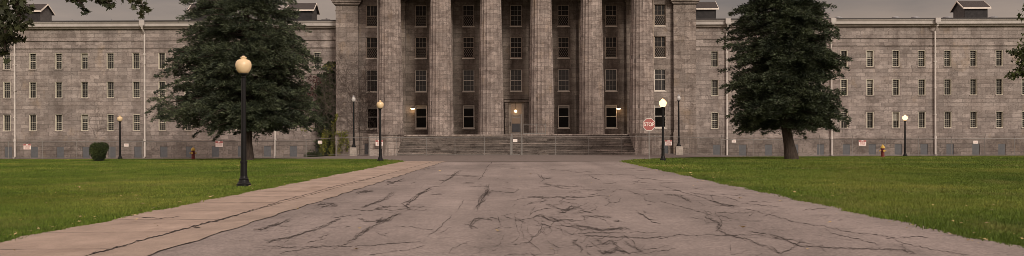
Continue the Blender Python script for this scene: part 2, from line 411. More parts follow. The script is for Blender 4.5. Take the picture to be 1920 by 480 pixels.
# ------------------------------------------------------------------ ground, roads
def grid_sheet(name, xs, ys, mat, zoff=0.0, keep=None):
    xs = np.array(xs); ys = np.array(ys); XX, YY = np.meshgrid(xs, ys)
    vs = np.stack([XX.ravel(), YY.ravel(), (g(XX, YY)+zoff).ravel()], 1); nx = len(xs); fs = []
    for j in range(len(ys)-1):
        for i in range(nx-1): fs.append((j*nx+i, j*nx+i+1, (j+1)*nx+i+1, (j+1)*nx+i))
    return npmesh(name, vs, np.array(fs), mat)
xs = [-1500, -500, -150, -90]+list(np.arange(-70, 70.1, 1))+[90, 150, 500, 1500]
ys = [-1000, -200, -40, 0, 20, 40]+list(np.arange(50, 100.1, 1))+[130, 300, 1000, 2500]
lawn = grid_sheet('lawn_ground', xs, ys, M['turf']); tag(lawn, 'green mown lawn in front of the building', kind='structure')

LW, LS, LG, RE = -8.08, -5.1, -5.9, 7.33           # walk's left edge, road's left edge, gutter joint, road's right edge
def wav(y, s, a=.06): return 1.5*a*(np.sin(y*1.7+s)+.6*np.sin(y*4.1+2*s)+.5*np.sin(y*.45+s*3)+.4*np.sin(y*9.3+s*5))
road_left = [(LS-.02, y) for y in np.arange(-12, 57.6, .4)]
road_right = [(RE+float(wav(y, 1.3, .05)), y) for y in np.arange(-12, 56.4, .4)]
def ribbon_sheet(left, right, z, n=None):
    mb = MB(); k = min(len(left), len(right))
    for i in range(k-1):
        a, b, c, d = left[i], right[i], right[i+1], left[i+1]
        mb.add([(a[0], a[1], z), (b[0], b[1], z), (c[0], c[1], z), (d[0], d[1], z)], [(0,1,2,3)])
    return mb
mb = ribbon_sheet(road_left[:len(road_right)], road_right, .008)
# cracks traced on the paving, as faces of the road's own mesh
S_ = .3957
def crk(mb, pts, ox, w=.8, seed=0, z=.0125, m=1, jit=1.0, blotch=False):
    """pts: a crack traced on the photograph (crop coordinates), laid on the ground; w: half width as seen there"""
    rd = random.Random(seed); P = [(ox+a*S_, 290+b*S_) for a, b in pts]; Q = [P[0]]
    for (x0, y0), (x1, y1) in zip(P[:-1], P[1:]):
        Ln = math.hypot(x1-x0, y1-y0); k = max(2, int(Ln/3.2)); fy = max(.12, min(1, (y0-292)/110)); walkj = 0
        for i in range(1, k+1):
            walkj = walkj*.6+rd.uniform(-1, 1)*1.25*jit if i < k else 0
            dx, dy = (x1-x0)/Ln, (y1-y0)/Ln
            Q.append((x0+(x1-x0)*i/k-dy*walkj*1.6+rd.uniform(-.7, .7)*jit, y0+(y1-y0)*i/k+dx*walkj*fy*.9+rd.uniform(-.25, .25)*jit*fy))
    def G(x, y): a_, b_ = floorpt(x, max(y, 291.5)); return (a_, b_, z)
    n = len(Q); prev = None
    for i, (x, y) in enumerate(Q):
        t = (Q[min(i+1, n-1)][0]-Q[max(i-1, 0)][0], Q[min(i+1, n-1)][1]-Q[max(i-1, 0)][1]); tl_ = math.hypot(*t) or 1; sx, sy = -t[1]/tl_, t[0]/tl_
        fy = max(.15, min(1, (y-292)/110)); ww = w*(.25+rd.random()*1.1)*min(1, i/2+.15)*min(1, (n-1-i)/2+.15)
        if blotch and rd.random() < .3: ww *= 1.9
        cur = ((x+sx*ww, y+sy*ww*(.35+.65*fy)), (x-sx*ww, y-sy*ww*(.35+.65*fy)))
        if prev: mb.add([G(*prev[0]), G(*prev[1]), G(*cur[1]), G(*cur[0])], [(0,1,2,3)], m)
        prev = cur
        if rd.random() < (.42 if blotch else .22) and 1 < i < n-2:
            L_ = rd.uniform(3, 10); an = rd.uniform(0, 2*pi); ex, ey = x+cos(an)*L_, y+sin(an)*L_*.45*fy
            mx_, my_ = (x+ex)/2+rd.uniform(-1.5, 1.5), (y+ey)/2+rd.uniform(-1, 1)*fy; h = w*.45
            mb.add([G(x, y-h*fy), G(x+.1, y+h*fy), G(mx_, my_+h*.6*fy), G(mx_, my_-h*.6*fy)], [(0,1,2,3)], m)
            mb.add([G(mx_, my_-h*.6*fy), G(mx_, my_+h*.6*fy), G(ex, ey)], [(0,1,2)], m)
c2 = [([(1130,12),(1090,70),(1050,125)],.04), ([(930,290),(860,355),(810,395)],.030), ([(985,210),(945,275)],.012),
 ([(1110,145),(1080,200),(1040,265)],.085,1), ([(1125,170),(1085,185),(1060,215)],.05,1), ([(830,165),(770,200),(700,240),(720,262)],.07,1),
 ([(960,80),(910,120),(870,135)],.06,1), ([(290,250),(340,240),(385,235)],.11,1), ([(480,180),(545,173)],.10,1),
 ([(690,280),(600,320),(520,360),(430,420)],.032,1), ([(600,300),(570,325),(640,300)],.03,1), ([(400,300),(330,340),(180,390),(50,420)],.030,1), ([(165,310),(80,340),(0,360)],.035,1),
 ([(0,455),(200,440),(400,438),(800,415)],.013), ([(660,180),(610,210),(500,250)],.035,1), ([(1060,300),(1010,340),(1025,355)],.028,1),
 ([(1140,285),(1155,330),(1165,345),(1100,365)],.022), ([(450,265),(820,262)],.016), ([(100,475),(220,450),(350,435)],.022), ([(1060,300),(1140,320)],.012),
 ([(130,425),(180,385),(240,370)],.018), ([(450,345),(420,350)],.02), ([(590,385),(640,370)],.015), ([(760,130),(735,140)],.04), ([(610,140),(700,122)],.06,1),
 ([(900,25),(1010,22)],.12,1), ([(1213,280),(1160,290)],.012), ([(1150,440),(1110,465)],.014), ([(330,400),(240,420)],.014), ([(860,60),(780,65)],.10,1),([(150,440),(60,440),(0,430)],.012)]
c3 = [([(80,290),(125,265),(190,255)],.03), ([(80,290),(125,330),(200,345),(240,360)],.022), ([(90,300),(130,290),(200,315),(240,320)],.032,1), ([(120,215),(200,205),(480,197)],.022),
 ([(360,97),(420,125)],.055), ([(260,75),(280,83)],.05), ([(290,330),(390,355),(530,355)],.022,1), ([(220,330),(300,350),(400,370),(690,370)],.020), ([(300,385),(600,400),(760,390),(800,382),(1200,385)],.018),
 ([(340,385),(560,395),(740,398)],.014), ([(700,145),(760,165),(830,185),(900,205),(1010,240),(1075,250)],.022), ([(700,145),(715,135)],.03), ([(720,190),(790,195),(850,230)],.024,1),
 ([(910,290),(970,325),(990,340),(970,350),(1010,380),(1110,405),(1213,445)],.026,1), ([(700,220),(850,262),(950,290)],.016), ([(460,410),(500,440),(470,470),(430,460)],.035,1),
 ([(530,415),(570,440),(620,468)],.025,1), ([(360,410),(400,440),(430,470)],.018), ([(310,400),(290,420),(330,445),(320,470)],.026,1), ([(160,400),(180,425),(230,445),(210,475)],.017),
 ([(40,340),(50,390),(100,430),(140,470)],.010), ([(130,360),(160,390)],.010), ([(110,240),(80,290)],.020), ([(1000,200),(1080,225)],.024), ([(220,275),(260,265),(290,240)],.05,1),
 ([(1040,345),(1065,355)],.024), ([(1120,365),(1213,385)],.02), ([(1100,255),(1213,290)],.018), ([(920,270),(950,285)],.03), ([(200,340),(350,345),(470,380)],.012),
 ([(140,95),(150,125)],.04), ([(180,110),(150,120),(130,140)],.03), ([(0,250),(20,235)],.03), ([(60,210),(0,220)],.02), ([(120,150),(200,155),(330,150)],.02), ([(270,390),(240,375),(220,340)],.013), ([(0,430),(60,420),(100,430)],.009),
 ([(430,470),(500,455),(560,475)],.03,1), ([(350,440),(430,430),(500,420)],.018), ([(40,300),(80,290)],.012), ([(620,272),(635,276)],.04,1),([(480,315),(520,320)],.03,1),([(330,295),(470,298)],.025,1), ([(980,290),(1050,310)],.014), ([(840,180),(1000,205)],.010)]
c4 = [([(0,285),(100,315),(250,340),(400,370),(560,390),(650,425),(760,450),(950,478)],.014), ([(260,350),(300,375),(420,400),(520,430)],.020), ([(0,380),(80,405),(150,435),(330,445),(560,450),(640,455),(700,475)],.018,1),
 ([(0,440),(60,470),(130,440),(160,400)],.020,1), ([(20,390),(200,425)],.012), ([(0,395),(90,410),(160,440)],.015), ([(60,478),(20,440),(0,430)],.016), ([(620,440),(640,430),(650,460)],.02,1)]
c3 += [([(120,95),(140,110),(190,112)],.03,1), ([(150,140),(200,150),(250,148)],.02,1), ([(100,200),(160,215),(130,235)],.016), ([(160,235),(230,262),(300,262)],.016,1), ([(100,330),(150,350),(160,385)],.012),
 ([(60,310),(40,345),(45,380)],.012), ([(380,400),(430,425),(470,418)],.02,1), ([(170,300),(230,310),(300,316)],.018,1), ([(240,360),(280,380),(400,372)],.014), ([(660,120),(720,125)],.02), ([(560,95),(600,112),(690,118)],.014),
 ([(850,160),(910,165)],.02), ([(380,345),(420,365),(500,352),(560,357)],.018,1), ([(250,200),(360,208)],.012), ([(500,440),(540,470)],.03,1), ([(400,455),(450,478)],.02,1), ([(930,220),(990,235),(1080,252)],.016,1), ([(960,330),(1000,335)],.016)]
c2 += [([(1090,210),(1050,250)],.04,1), ([(1100,160),(1090,200)],.04,1), ([(1160,320),(1120,300),(1090,305)],.012), ([(1000,335),(1030,310),(1080,300)],.016,1), ([(640,245),(560,262)],.02,1), ([(480,305),(540,320),(600,300)],.014,1), ([(170,345),(110,340),(60,330)],.012), ([(970,75),(930,100)],.03,1),
 ([(1213,350),(1170,345)],.012), ([(1180,375),(1160,420),(1130,440)],.010), ([(350,380),(290,395)],.016), ([(540,355),(500,375)],.03,1)]
cs = 0
for ox, lst in ((480, c2), (960, c3), (1440, c4)):
    for e in lst:
        cs += 1
        W_px = min(1.5, max(.42, e[1]*24*.8))
        if len(e) < 3: crk(mb, e[0], ox, W_px*.72, cs); continue
        rq = random.Random(cs*7)
        for q in range(4):                          # crazed patches: several thin cracks tangled together
            sp_ = min(9, e[1]*130); pts = [(x+rq.uniform(-1, 1)*sp_*1.5, y+rq.uniform(-1, 1)*sp_*1.2) for x, y in e[0]]
            crk(mb, pts, ox, (.75 if q else 1.0)*min(1.0, W_px)*.42, cs*10+q, jit=1.5, z=.0125+.0003*q, blotch=True)
rn_ = random.Random(11)
for cx_, cy_, rx_, ry_, nn in ((1080, 405, 130, 60, 32), (1330, 410, 140, 40, 10), (700, 400, 130, 55, 5), (1160, 350, 140, 28, 9), (1070, 455, 150, 18, 10)):
    for i in range(nn):                            # fine wandering crack network
        x = cx_+rn_.gauss(0, .55)*rx_; y = min(478, cy_+rn_.gauss(0, .55)*ry_); a = rn_.choice((0, .3, -.3, 1.2, 2, pi-.3, pi)); P_ = [(x, y)]
        for j in range(rn_.randint(3, 7)):
            a += rn_.uniform(-.9, .9); fy = max(.15, (y-295)/130); x += cos(a)*9; y = min(479, max(310, y+sin(a)*7*fy)); P_.append((x, y))
        X_0, Y_0 = floorpt(*P_[0])
        if not (LS+.3 < X_0 < RE-.3): continue
        crk(mb, [(px_/S_, (py_-290)/S_) for px_, py_ in P_], 0, rn_.uniform(.22, .45), 900+i+int(cx_), jit=1.2, z=.0122)
rd_ = random.Random(5)
for i in range(80):                                # unremarkable short cracks everywhere
    y = rd_.uniform(10.5, 50); x = rd_.uniform(-4.5, 6.8); a = rd_.uniform(0, pi); Ln = rd_.uniform(.3, 1.2)
    px0 = CX+x*F/y; py0 = HY+EYE*F/y-ROLL*(px0-CX); x2 = x+cos(a)*Ln; y2 = y+sin(a)*Ln; px1 = CX+x2*F/y2; py1 = HY+EYE*F/y2-ROLL*(px1-CX)
    crk(mb, [((px0-480)/S_, (py0-290)/S_), ((px1-480)/S_, (py1-290)/S_)], 480, .28, 500+i)
road = mb.build('road', [M['asphalt'], M['crack']]); tag(road, 'cracked asphalt driveway leading to the building', kind='structure')

wl = [(LW+float(wav(y, .4, .05)), y) for y in np.arange(-12, 57.4, .3)]
mb = MB()
def strip(mb, left, right, z, m=0):
    for i in range(len(left)-1):
        a, b, c, d = left[i], right[i], right[i+1], left[i+1]
        mb.add([(a[0], a[1], z), (b[0], b[1], z), (c[0], c[1], z), (d[0], d[1], z)], [(0,1,2,3)], m)
strip(mb, wl, [(LG, p[1]) for p in wl], .024)
def jt(y, s, a): return float(wav(y*1.9, s, a))
strip(mb, [(LG+.0, p[1]) for p in wl], [(LG+.022+jt(p[1], 2, .008), p[1]) for p in wl], .019, 1)
cr_w = [([(430,480),(560,445),(720,400),(900,350),(1040,315),(1205,265)],0,.020),]
crk(mb, cr_w[0][0], 0, .75, 91, z=.0285)
crk(mb, [(0,262),(150,215),(350,160),(540,115),(620,93)], 480, .5, 92, z=.0285)
crk(mb, [(910,345),(950,357)], 0, .5, 93, z=.0285); crk(mb, [(850,300),(760,310),(640,300)], 0, .4, 95, z=.0285)
walkway = mb.build('sidewalk', [M['walk'], M['crack']]); tag(walkway, 'worn pinkish concrete walk', kind='structure')
mb = MB(); strip(mb, [(LG+.022+jt(p[1], 2, .008), p[1]) for p in wl], [(LS+.03+jt(p[1], 5, .02), p[1]) for p in wl], .021)
gs = mb.build('gutter_strip', M['strip']); tag(gs, 'concrete strip along the asphalt edge', kind='structure')
mb = MB(); strip(mb, [(LS+.03+jt(p[1], 5, .02), p[1]) for p in wl], [(LS+.028+jt(p[1], 5, .02)+.6*abs(jt(p[1]*2, 1, .02)), p[1]) for p in wl], .0165)
tag(mb.build('road_edge_joint', M['crack']), 'dark joint between walk and asphalt', kind='structure')

# cross road and forecourt: from a south edge up to the building
SE = [(-60,88.5),(-46,87.2),(-40,84.5),(-33,78.5),(-27,72.5),(-22,68.2),(-18,66.0),(-14,64.8),(-11.2,63.6),(-9.4,61.4),(-8.3,58.8),(-8.08,57.2),(-7,57.0),(-6,56.6),(-5.1,56.2),
      (0,56.2),(7.33,56.0),(7.9,58.2),(9.0,60.8),(10.8,63.2),(13.2,65.5),(17,68.0),(22,70.5),(30,73.8),(42,77.5),(56,81),(70,84)]
def south(x):
    return float(np.interp(x, [p[0] for p in SE], [p[1] for p in SE]))
xsr = np.unique(np.concatenate([np.arange(-60, 70.1, .7), [p[0] for p in SE]]))
vs = []; fs = []; K = 34
for x in xsr:
    s = south(x)+.05*sin(x*3)
    for k in range(K+1):
        y = s+(92-s)*k/K; vs.append((x, y, float(g(x, y))+.012+.004))
for i in range(len(xsr)-1):
    for k in range(K): a = i*(K+1)+k; fs.append((a, a+K+1, a+K+2, a+1))
cross = npmesh('cross_road', np.array(vs), np.array(fs), M['asphalt2']); tag(cross, 'asphalt road crossing in front of the building', kind='structure')

# ------------------------------------------------------------------ building helpers
def holes_wall(mb, x0, x1, z0, z1, Y, holes, depth, m=0):
    """front wall facing -Y at Y with rectangular holes (hx0,hx1,hz0,hz1) and their reveals"""
    X_ = sorted({x0, x1, *[h[0] for h in holes], *[h[1] for h in holes]}); Z_ = sorted({z0, z1, *[h[2] for h in holes], *[h[3] for h in holes]})
    X_ = [x for x in X_ if x0-1e-6 <= x <= x1+1e-6]; Z_ = [z for z in Z_ if z0-1e-6 <= z <= z1+1e-6]
    for i in range(len(X_)-1):
        for j in range(len(Z_)-1):
            cx, cz = (X_[i]+X_[i+1])/2, (Z_[j]+Z_[j+1])/2
            if any(h[0] < cx < h[1] and h[2] < cz < h[3] for h in holes): continue
            mb.add([(X_[i],Y,Z_[j]),(X_[i+1],Y,Z_[j]),(X_[i+1],Y,Z_[j+1]),(X_[i],Y,Z_[j+1])], [(0,1,2,3)], m)
    for a, b, c, d in holes:
        D = Y+depth
        mb.add([(a,Y,c),(a,D,c),(a,D,d),(a,Y,d)], [(0,1,2,3)], m); mb.add([(b,Y,c),(b,Y,d),(b,D,d),(b,D,c)], [(0,1,2,3)], m)
        mb.add([(a,Y,d),(a,D,d),(b,D,d),(b,Y,d)], [(0,1,2,3)], m); mb.add([(a,Y,c),(b,Y,c),(b,D,c),(a,D,c)], [(0,1,2,3)], m)
        mb.add([(a,D,c),(b,D,c),(b,D,d),(a,D,d)], [(0,1,2,3)], m)
def framebox(mb, w, h, t, y0, y1, z=0):
    mb.box(-w/2, -w/2+t, y0, y1, z, z+h); mb.box(w/2-t, w/2, y0, y1, z, z+h)
    mb.box(-w/2+t, w/2-t, y0, y1, z, z+t); mb.box(-w/2+t, w/2-t, y0, y1, z+h-t, z+h)
def make_window(parent, w, h, kind, fm, gm, loc):
    """origin: bottom centre of the opening on the wall plane; y grows inward"""
    dd = .10 if kind == 'barred' else 0; t = .095 if kind == 'sash' else .075 if kind != 'barred' else .048; rl = .035 if kind != 'barred' else .024
    mb = MB(); framebox(mb, w-.01, h-.01, t, .03 if kind == 'barred' else .10, .235+dd, .005)
    mb.box(-w/2+t, w/2-t, .15+dd, .21+dd, h/2-rl, h/2+rl)
    f = mb.build('window', fm, parent, loc=loc)
    p = MB(); p.box(-w/2+t, w/2-t, .212+dd, .232+dd, t, h-t); p.build('pane', gm, f)
    s = MB(); s.box(-w/2-.05, w/2+.05, -.05, .135, -.11, -.003); s.build('sill', M['white'] if kind in ('sash', 'grid', 'lattice') else M['wing'], f, bevel=.01)
    b = MB()
    if kind == 'barred':
        for i in range(1, 4): x = -w/2+t+(w-2*t)*i/4; b.box(x-.012, x+.012, .265, .29, t, h-t)
        for i in list(range(1, 4))+list(range(5, 8)): z = t+(h-2*t)*i/8; b.box(-w/2+t, w/2-t, .267, .292, z-.012, z+.012)
    elif kind == 'grid':
        for i in range(1, 3): x = -w/2+t+(w-2*t)*i/3; b.box(x-.016, x+.016, .175, .2, t, h-t)
        for i in (1, 3): z = t+(h-2*t)*i/4; b.box(-w/2+t, w/2-t, .177, .202, z-.016, z+.016)
    elif kind == 'lattice':
        for i in range(1, 3): x = -w/2+t+(w-2*t)*i/3; b.box(x-.014, x+.014, .185, .205, h/2, h-t)
        z = h*.74; b.box(-w/2+t, w/2-t, .187, .206, z-.014, z+.014)
        W2 = w-2*t; H2 = h/2-.035-t; n = 7
        for sgn in (1, -1):
            for k in range(-8, 9):
                # diagonal wires clipped to the lower sash
                pts = []
                for u in np.linspace(0, 1, 2):
                    pass
                c0 = k*W2/5
                x_a = max(-W2/2, c0-W2/2); x_b = min(W2/2, c0-W2/2+H2*.62)
                if x_b-x_a < .04: continue
                za = (x_a-(c0-W2/2))/.62; zb = (x_b-(c0-W2/2))/.62
                b.tube([(sgn*x_a, .165, t+za), (sgn*x_b, .165, t+zb)], .008, 4)
    if b.v: b.build('window_bars', M['bars'] if kind == 'barred' else (M['bars2'] if kind == 'grid' else M['tan']), f)
    if kind == 'sash':
        q = MB(); q.box(-w/2+t, w/2-t, .185, .205, h*.86, h-t); q.build('blind', M['blind'], f)
    return f
def place_window(proto, first, loc, parent):
    if first: proto.location = loc; return proto
    c = copy_tree(proto, parent); c.location = loc; return c

# ------------------------------------------------------------------ wings
YW = 91.0
def zw(y): return Z(y, YW)
rows = [(96.5, 127), (150.5, 181), (211.5, 242.5)]
def wing(sgn, name, label):
    root = empty(name, (sgn*42, YW, -.5)); root.location = (0, 0, 0)
    tag(root, label, 'building', 'wings of the stone building')
    xin, xout = 19.6, 64.0
    cs = [22.6+2.945*k for k in range(14)]
    hol = []; W_ = .86
    for c in cs:
        for a, b in rows: hol.append((sgn*c-W_/2, sgn*c+W_/2, zw(b), zw(a)))
    bas = []
    for c in cs: bas.append((sgn*c+.2-.42, sgn*c+.2+.42, -.38, zw(272.5)))
    x0, x1 = sorted((sgn*xin, sgn*xout))
    ztop = 12.35+1.35; zb = 1.62
    zc = zw(47)                                   # underside of the cornice
    mb = MB(); holes_wall(mb, x0, x1, zb, zc, YW, hol, .34)
    xe = sgn*xout; mb.add([(xe,YW,-.6),(xe,YW+14,-.6),(xe,YW+14,zc),(xe,YW,zc)], [(0,1,2,3)]); mb.add([(x0,YW+14,-.6),(x1,YW+14,-.6),(x1,YW+14,zc),(x0,YW+14,zc)], [(0,1,2,3)])
    mb.build('wall', M['wing'], root)
    mb = MB(); holes_wall(mb, x0, x1, -.7, zb-.06, YW-.07, bas, .2)
    mb.add([(x0,YW-.07,zb-.06),(x1,YW-.07,zb-.06),(x1,YW,zb+.001),(x0,YW,zb+.001)], [(0,1,2,3)])
    mb.build('basement_wall', M['wing_base'], root)
    z1, z2 = zw(73.5), zw(86.5)
    for z, t, p, mt in ((z1, .09, .11, M['wing']), (z2, .13, .07, M['wing'])):
        mb = MB(); mb.sweep([(YW+.02, z-t), (YW-p*.4, z-t), (YW-p, z-t*.4), (YW-p, z), (YW+.02, z+.04)], x0, x1); mb.build('string_course', mt, root)
    mb = MB(); mb.sweep([(YW+.02, z2-.20), (YW-.03, z2-.20), (YW-.03, z2-.133), (YW+.02, z2-.133)], x0, x1); mb.build('string_course', M['wing_base'], root)  # thin strip in darker stone, painting the shadow line under the lower moulding
    # cornice: soffit board, box gutter, roof edge
    zg0, zg1 = zw(48.5), zw(40)
    mb = MB(); mb.sweep([(YW+.02, zg0-.22), (YW-.30, zg0-.22), (YW-.34, zg0-.14), (YW-.34, zg0-.004), (YW+.02, zg0-.004)], x0, x1); mb.build('cornice', M['soffit'], root)
    mb = MB(); mb.sweep([(YW-.05, zg0), (YW-.62, zg0), (YW-.64, zg0+.10), (YW-.58, zg0+.12), (YW-.60, zg0+.3), (YW-.74, zg1-.06), (YW-.74, zg1), (YW-.05, zg1)], x0, x1); mb.build('gutter', M['gutter'], root)
    mb = MB(); mb.box(x0, x1, YW-.80, YW+.3, zg1+.003, zg1+.13); mb.build('roof_edge', M['dark_trim'], root)
    zr = zg1+.10
    mb = MB(); mb.add([(x0,YW-.2,zr),(x1,YW-.2,zr),(x1,YW+7,zr+.55),(x0,YW+7,zr+.55),(x1,YW+14.3,zr),(x0,YW+14.3,zr)], [(0,1,2,3),(3,2,4,5)]); mb.build('roof', M['roof'], root)
    # windows
    rw = random.Random(int(sgn)+9)
    first = True; proto = make_window(root, W_, 1.0, 'barred', M['cream'], M['glass'], (0,0,0)) if False else None
    for a, b in rows:
        h = zw(a)-zw(b)
        if proto is None: proto = make_window(root, W_, h, 'barred', M['cream'], M['glass'], (0,0,0)); fresh = True
        for c in cs:
            loc = (sgn*c, YW, zw(b))
            w_ = place_window(proto, fresh, loc, root); fresh = False
            q_ = rw.random()
            if q_ < .22 and w_ is not proto:
                bl = MB(); t_ = rw.uniform(.35, .8)*h if q_ > .06 else .06; bl.box(-W_/2+.08, W_/2-.08, .297, .309, t_, h-.07); bl.build('blind', M['bars'] if q_ > .12 else M['screen'], w_)
    # basement openings: grey boarded shutters
    h = zw(272.5)+.38; bp = None
    for i, c in enumerate(cs):
        if bp is None:
            mb = MB(); mb.box(-.41, .41, .05, .1, .003, h-.003); bp = mb.build('basement_shutter', M['door_grey'], root)
            mb = MB(); mb.box(-.50, .50, -.05, .045, -.10, -.002); mb.build('sill', M['wing_base'], bp)
            o = bp
        else: o = copy_tree(bp, root)
        o.location = (sgn*c+.2, YW-.07, -.38)
    return root, zg0, zg1
wl_root, zg0, zg1 = wing(-1, 'stone_wing', 'long left wing of grey ashlar stone, partly behind the wide spruce')
wr_root, _, _ = wing(1, 'stone_wing', 'long right wing of grey ashlar stone, partly behind the conical spruce')
# one boarded opening on the left wing is an open black grille
mb = MB(); mb.box(-.40, .40, .02, .047, .01, 1.28); 
def downpipe(root, px, yk=262):
    x = X(px, YW); mb = MB(); yp = YW-.22
    zt = zw(38) if True else 0
    mb.tube([(x, YW-.82, zg0+.1), (x, YW-.80, zg0-.25), (x, YW-.2, zg0-.75), (x, yp, zg0-1.0)], .085, 10)
    mb.tube([(x, yp, zg0-.95), (x, yp, zw(98))], .085, 10); mb.tube([(x, yp, zw(98)), (x, yp, zw(98)-.25)], .13, 10)
    mb.tube([(x, yp, zw(98)-.2), (x, yp, 1.7)], .095, 10)
    mb.tube([(x, yp, 1.75), (x, yp, 1.45)], .14, 10); mb.tube([(x, yp, 1.5), (x, yp, -.25), (x, yp-.25, -.38)], .105, 10)
    o = mb.build('downpipe', M['pipe'], root, smooth=False)
    b = MB(); b.box(x-.28, x+.28, YW-.95, YW-.76, zg0+.12, zg1+.12); b.add([(x-.28,YW-.95,zg0+.12),(x+.28,YW-.95,zg0+.12),(x+.28,YW-.76,zg0+.12),(x-.28,YW-.76,zg0+.12),(x-.1,YW-.9,zg0-.1),(x+.1,YW-.9,zg0-.1),(x+.1,YW-.76,zg0-.1),(x-.1,YW-.76,zg0-.1)], [(0,4,5,1),(1,5,6,2),(2,6,7,3),(3,7,4,0),(4,7,6,5)])
    b.build('rain_head', M['gutter'], o)
    for z in (10.2, 7.2, 4.2): q = MB(); q.box(x-.14, x+.14, YW-.33, YW-.003, z, z+.06); q.build('bracket', M['pipe'], o)
for px in (30, 273, 517): downpipe(wl_root, px)
for px in (1362, 1558, 1752): downpipe(wr_root, px)
def cupola(root, pxr, left_side=True):
    Yc = 97.0; w, d = 3.0, 2.7; x1 = X(pxr, Yc); x0 = x1-w; zb = zg1+.35; ze = Z(16.5, Yc); zt = Z(1, Yc)
    if pxr > CX: pass
    mb = MB(); mb.box(x0+.12, x1-.12, Yc+.1, Yc+d-.1, zb-.4, ze)
    c = mb.build('cupola', M['cup_wall'], root)
    ym = Yc+d/2
    for x, s in ((x0+.10, -1), (x1-.10, 1)):
        g_ = MB(); g_.add([(x, Yc+.1, zb-.4), (x, Yc+d-.1, zb-.4), (x, Yc+d-.1, ze), (x, ym, zt-.12), (x, Yc+.1, ze)]+[(x-s*.03, Yc+.1, zb-.4), (x-s*.03, Yc+d-.1, zb-.4), (x-s*.03, Yc+d-.1, ze), (x-s*.03, ym, zt-.12), (x-s*.03, Yc+.1, ze)],
            [(0,1,2,3,4),(9,8,7,6,5)]); g_.build('gable', M['cup_side'], c)
    r = MB()
    for s in (0, 1):
        ya = Yc-.15 if s == 0 else Yc+d+.15
        r.add([(x0-.15,ya,ze-.08),(x1+.15,ya,ze-.08),(x1+.15,ym,zt),(x0-.15,ym,zt),(x0-.15,ya,ze-.18),(x1+.15,ya,ze-.18),(x1+.15,ym,zt-.1),(x0-.15,ym,zt-.1)],
              [(0,1,2,3),(4,7,6,5),(0,4,5,1),(1,5,6,2),(3,7,4,0)])
    r.build('cupola_roof', M['cup_roof'], c)
    t = MB(); t.box(x0-.16, x1+.16, Yc-.20, Yc-.155, ze-.20, ze-.03)
    for x in (x0-.2, x1+.155):
        for ya in (Yc-.17, Yc+d+.17):
            t.add([(x,ya,ze-.22),(x+.045,ya,ze-.22),(x+.045,ym,zt-.14),(x,ym,zt-.14),(x,ya,ze-.04),(x+.045,ya,ze-.04),(x+.045,ym,zt+.04),(x,ym,zt+.04)],
              [(0,1,2,3),(4,7,6,5),(0,4,5,1),(1,5,6,2),(2,6,7,3),(3,7,4,0)])
    t.build('cupola_trim', M['white'], c)
for p in (76, 402, 587): cupola(wl_root, p)
for p in (1345, 1855): cupola(wr_root, p)
def vent(root, px, r, w=.42):
    Yv = 93.5; x = X(px, Yv); z = zg1+.2
    mb = MB()
    if r: mb.lathe([(w*.8, z-.2), (w*.8, z+.28), (w, z+.30), (w, z+.5), (w*.15, z+.62)], 14, (x, Yv))
    else: mb.box(x-w, x+w, Yv-w, Yv+w, z-.2, z+.40); mb.box(x-w*.15, x+w*.15, Yv-.08, Yv+.08, z+.4, z+.58)
    mb.build('roof_vent', M['vent'], root)
for px, r, w in ((135, 0, .42), (209, 0, .36), (252, 0, .42), (613, 0, .5)): vent(wl_root, px, r, w)
for px, r, w in ((1395, 1, .45), (1573, 1, .42), (1680, 1, .42), (1717, 1, .45), (1777, 1, .50), (1863, 1, .48)): vent(wr_root, px, r, w)

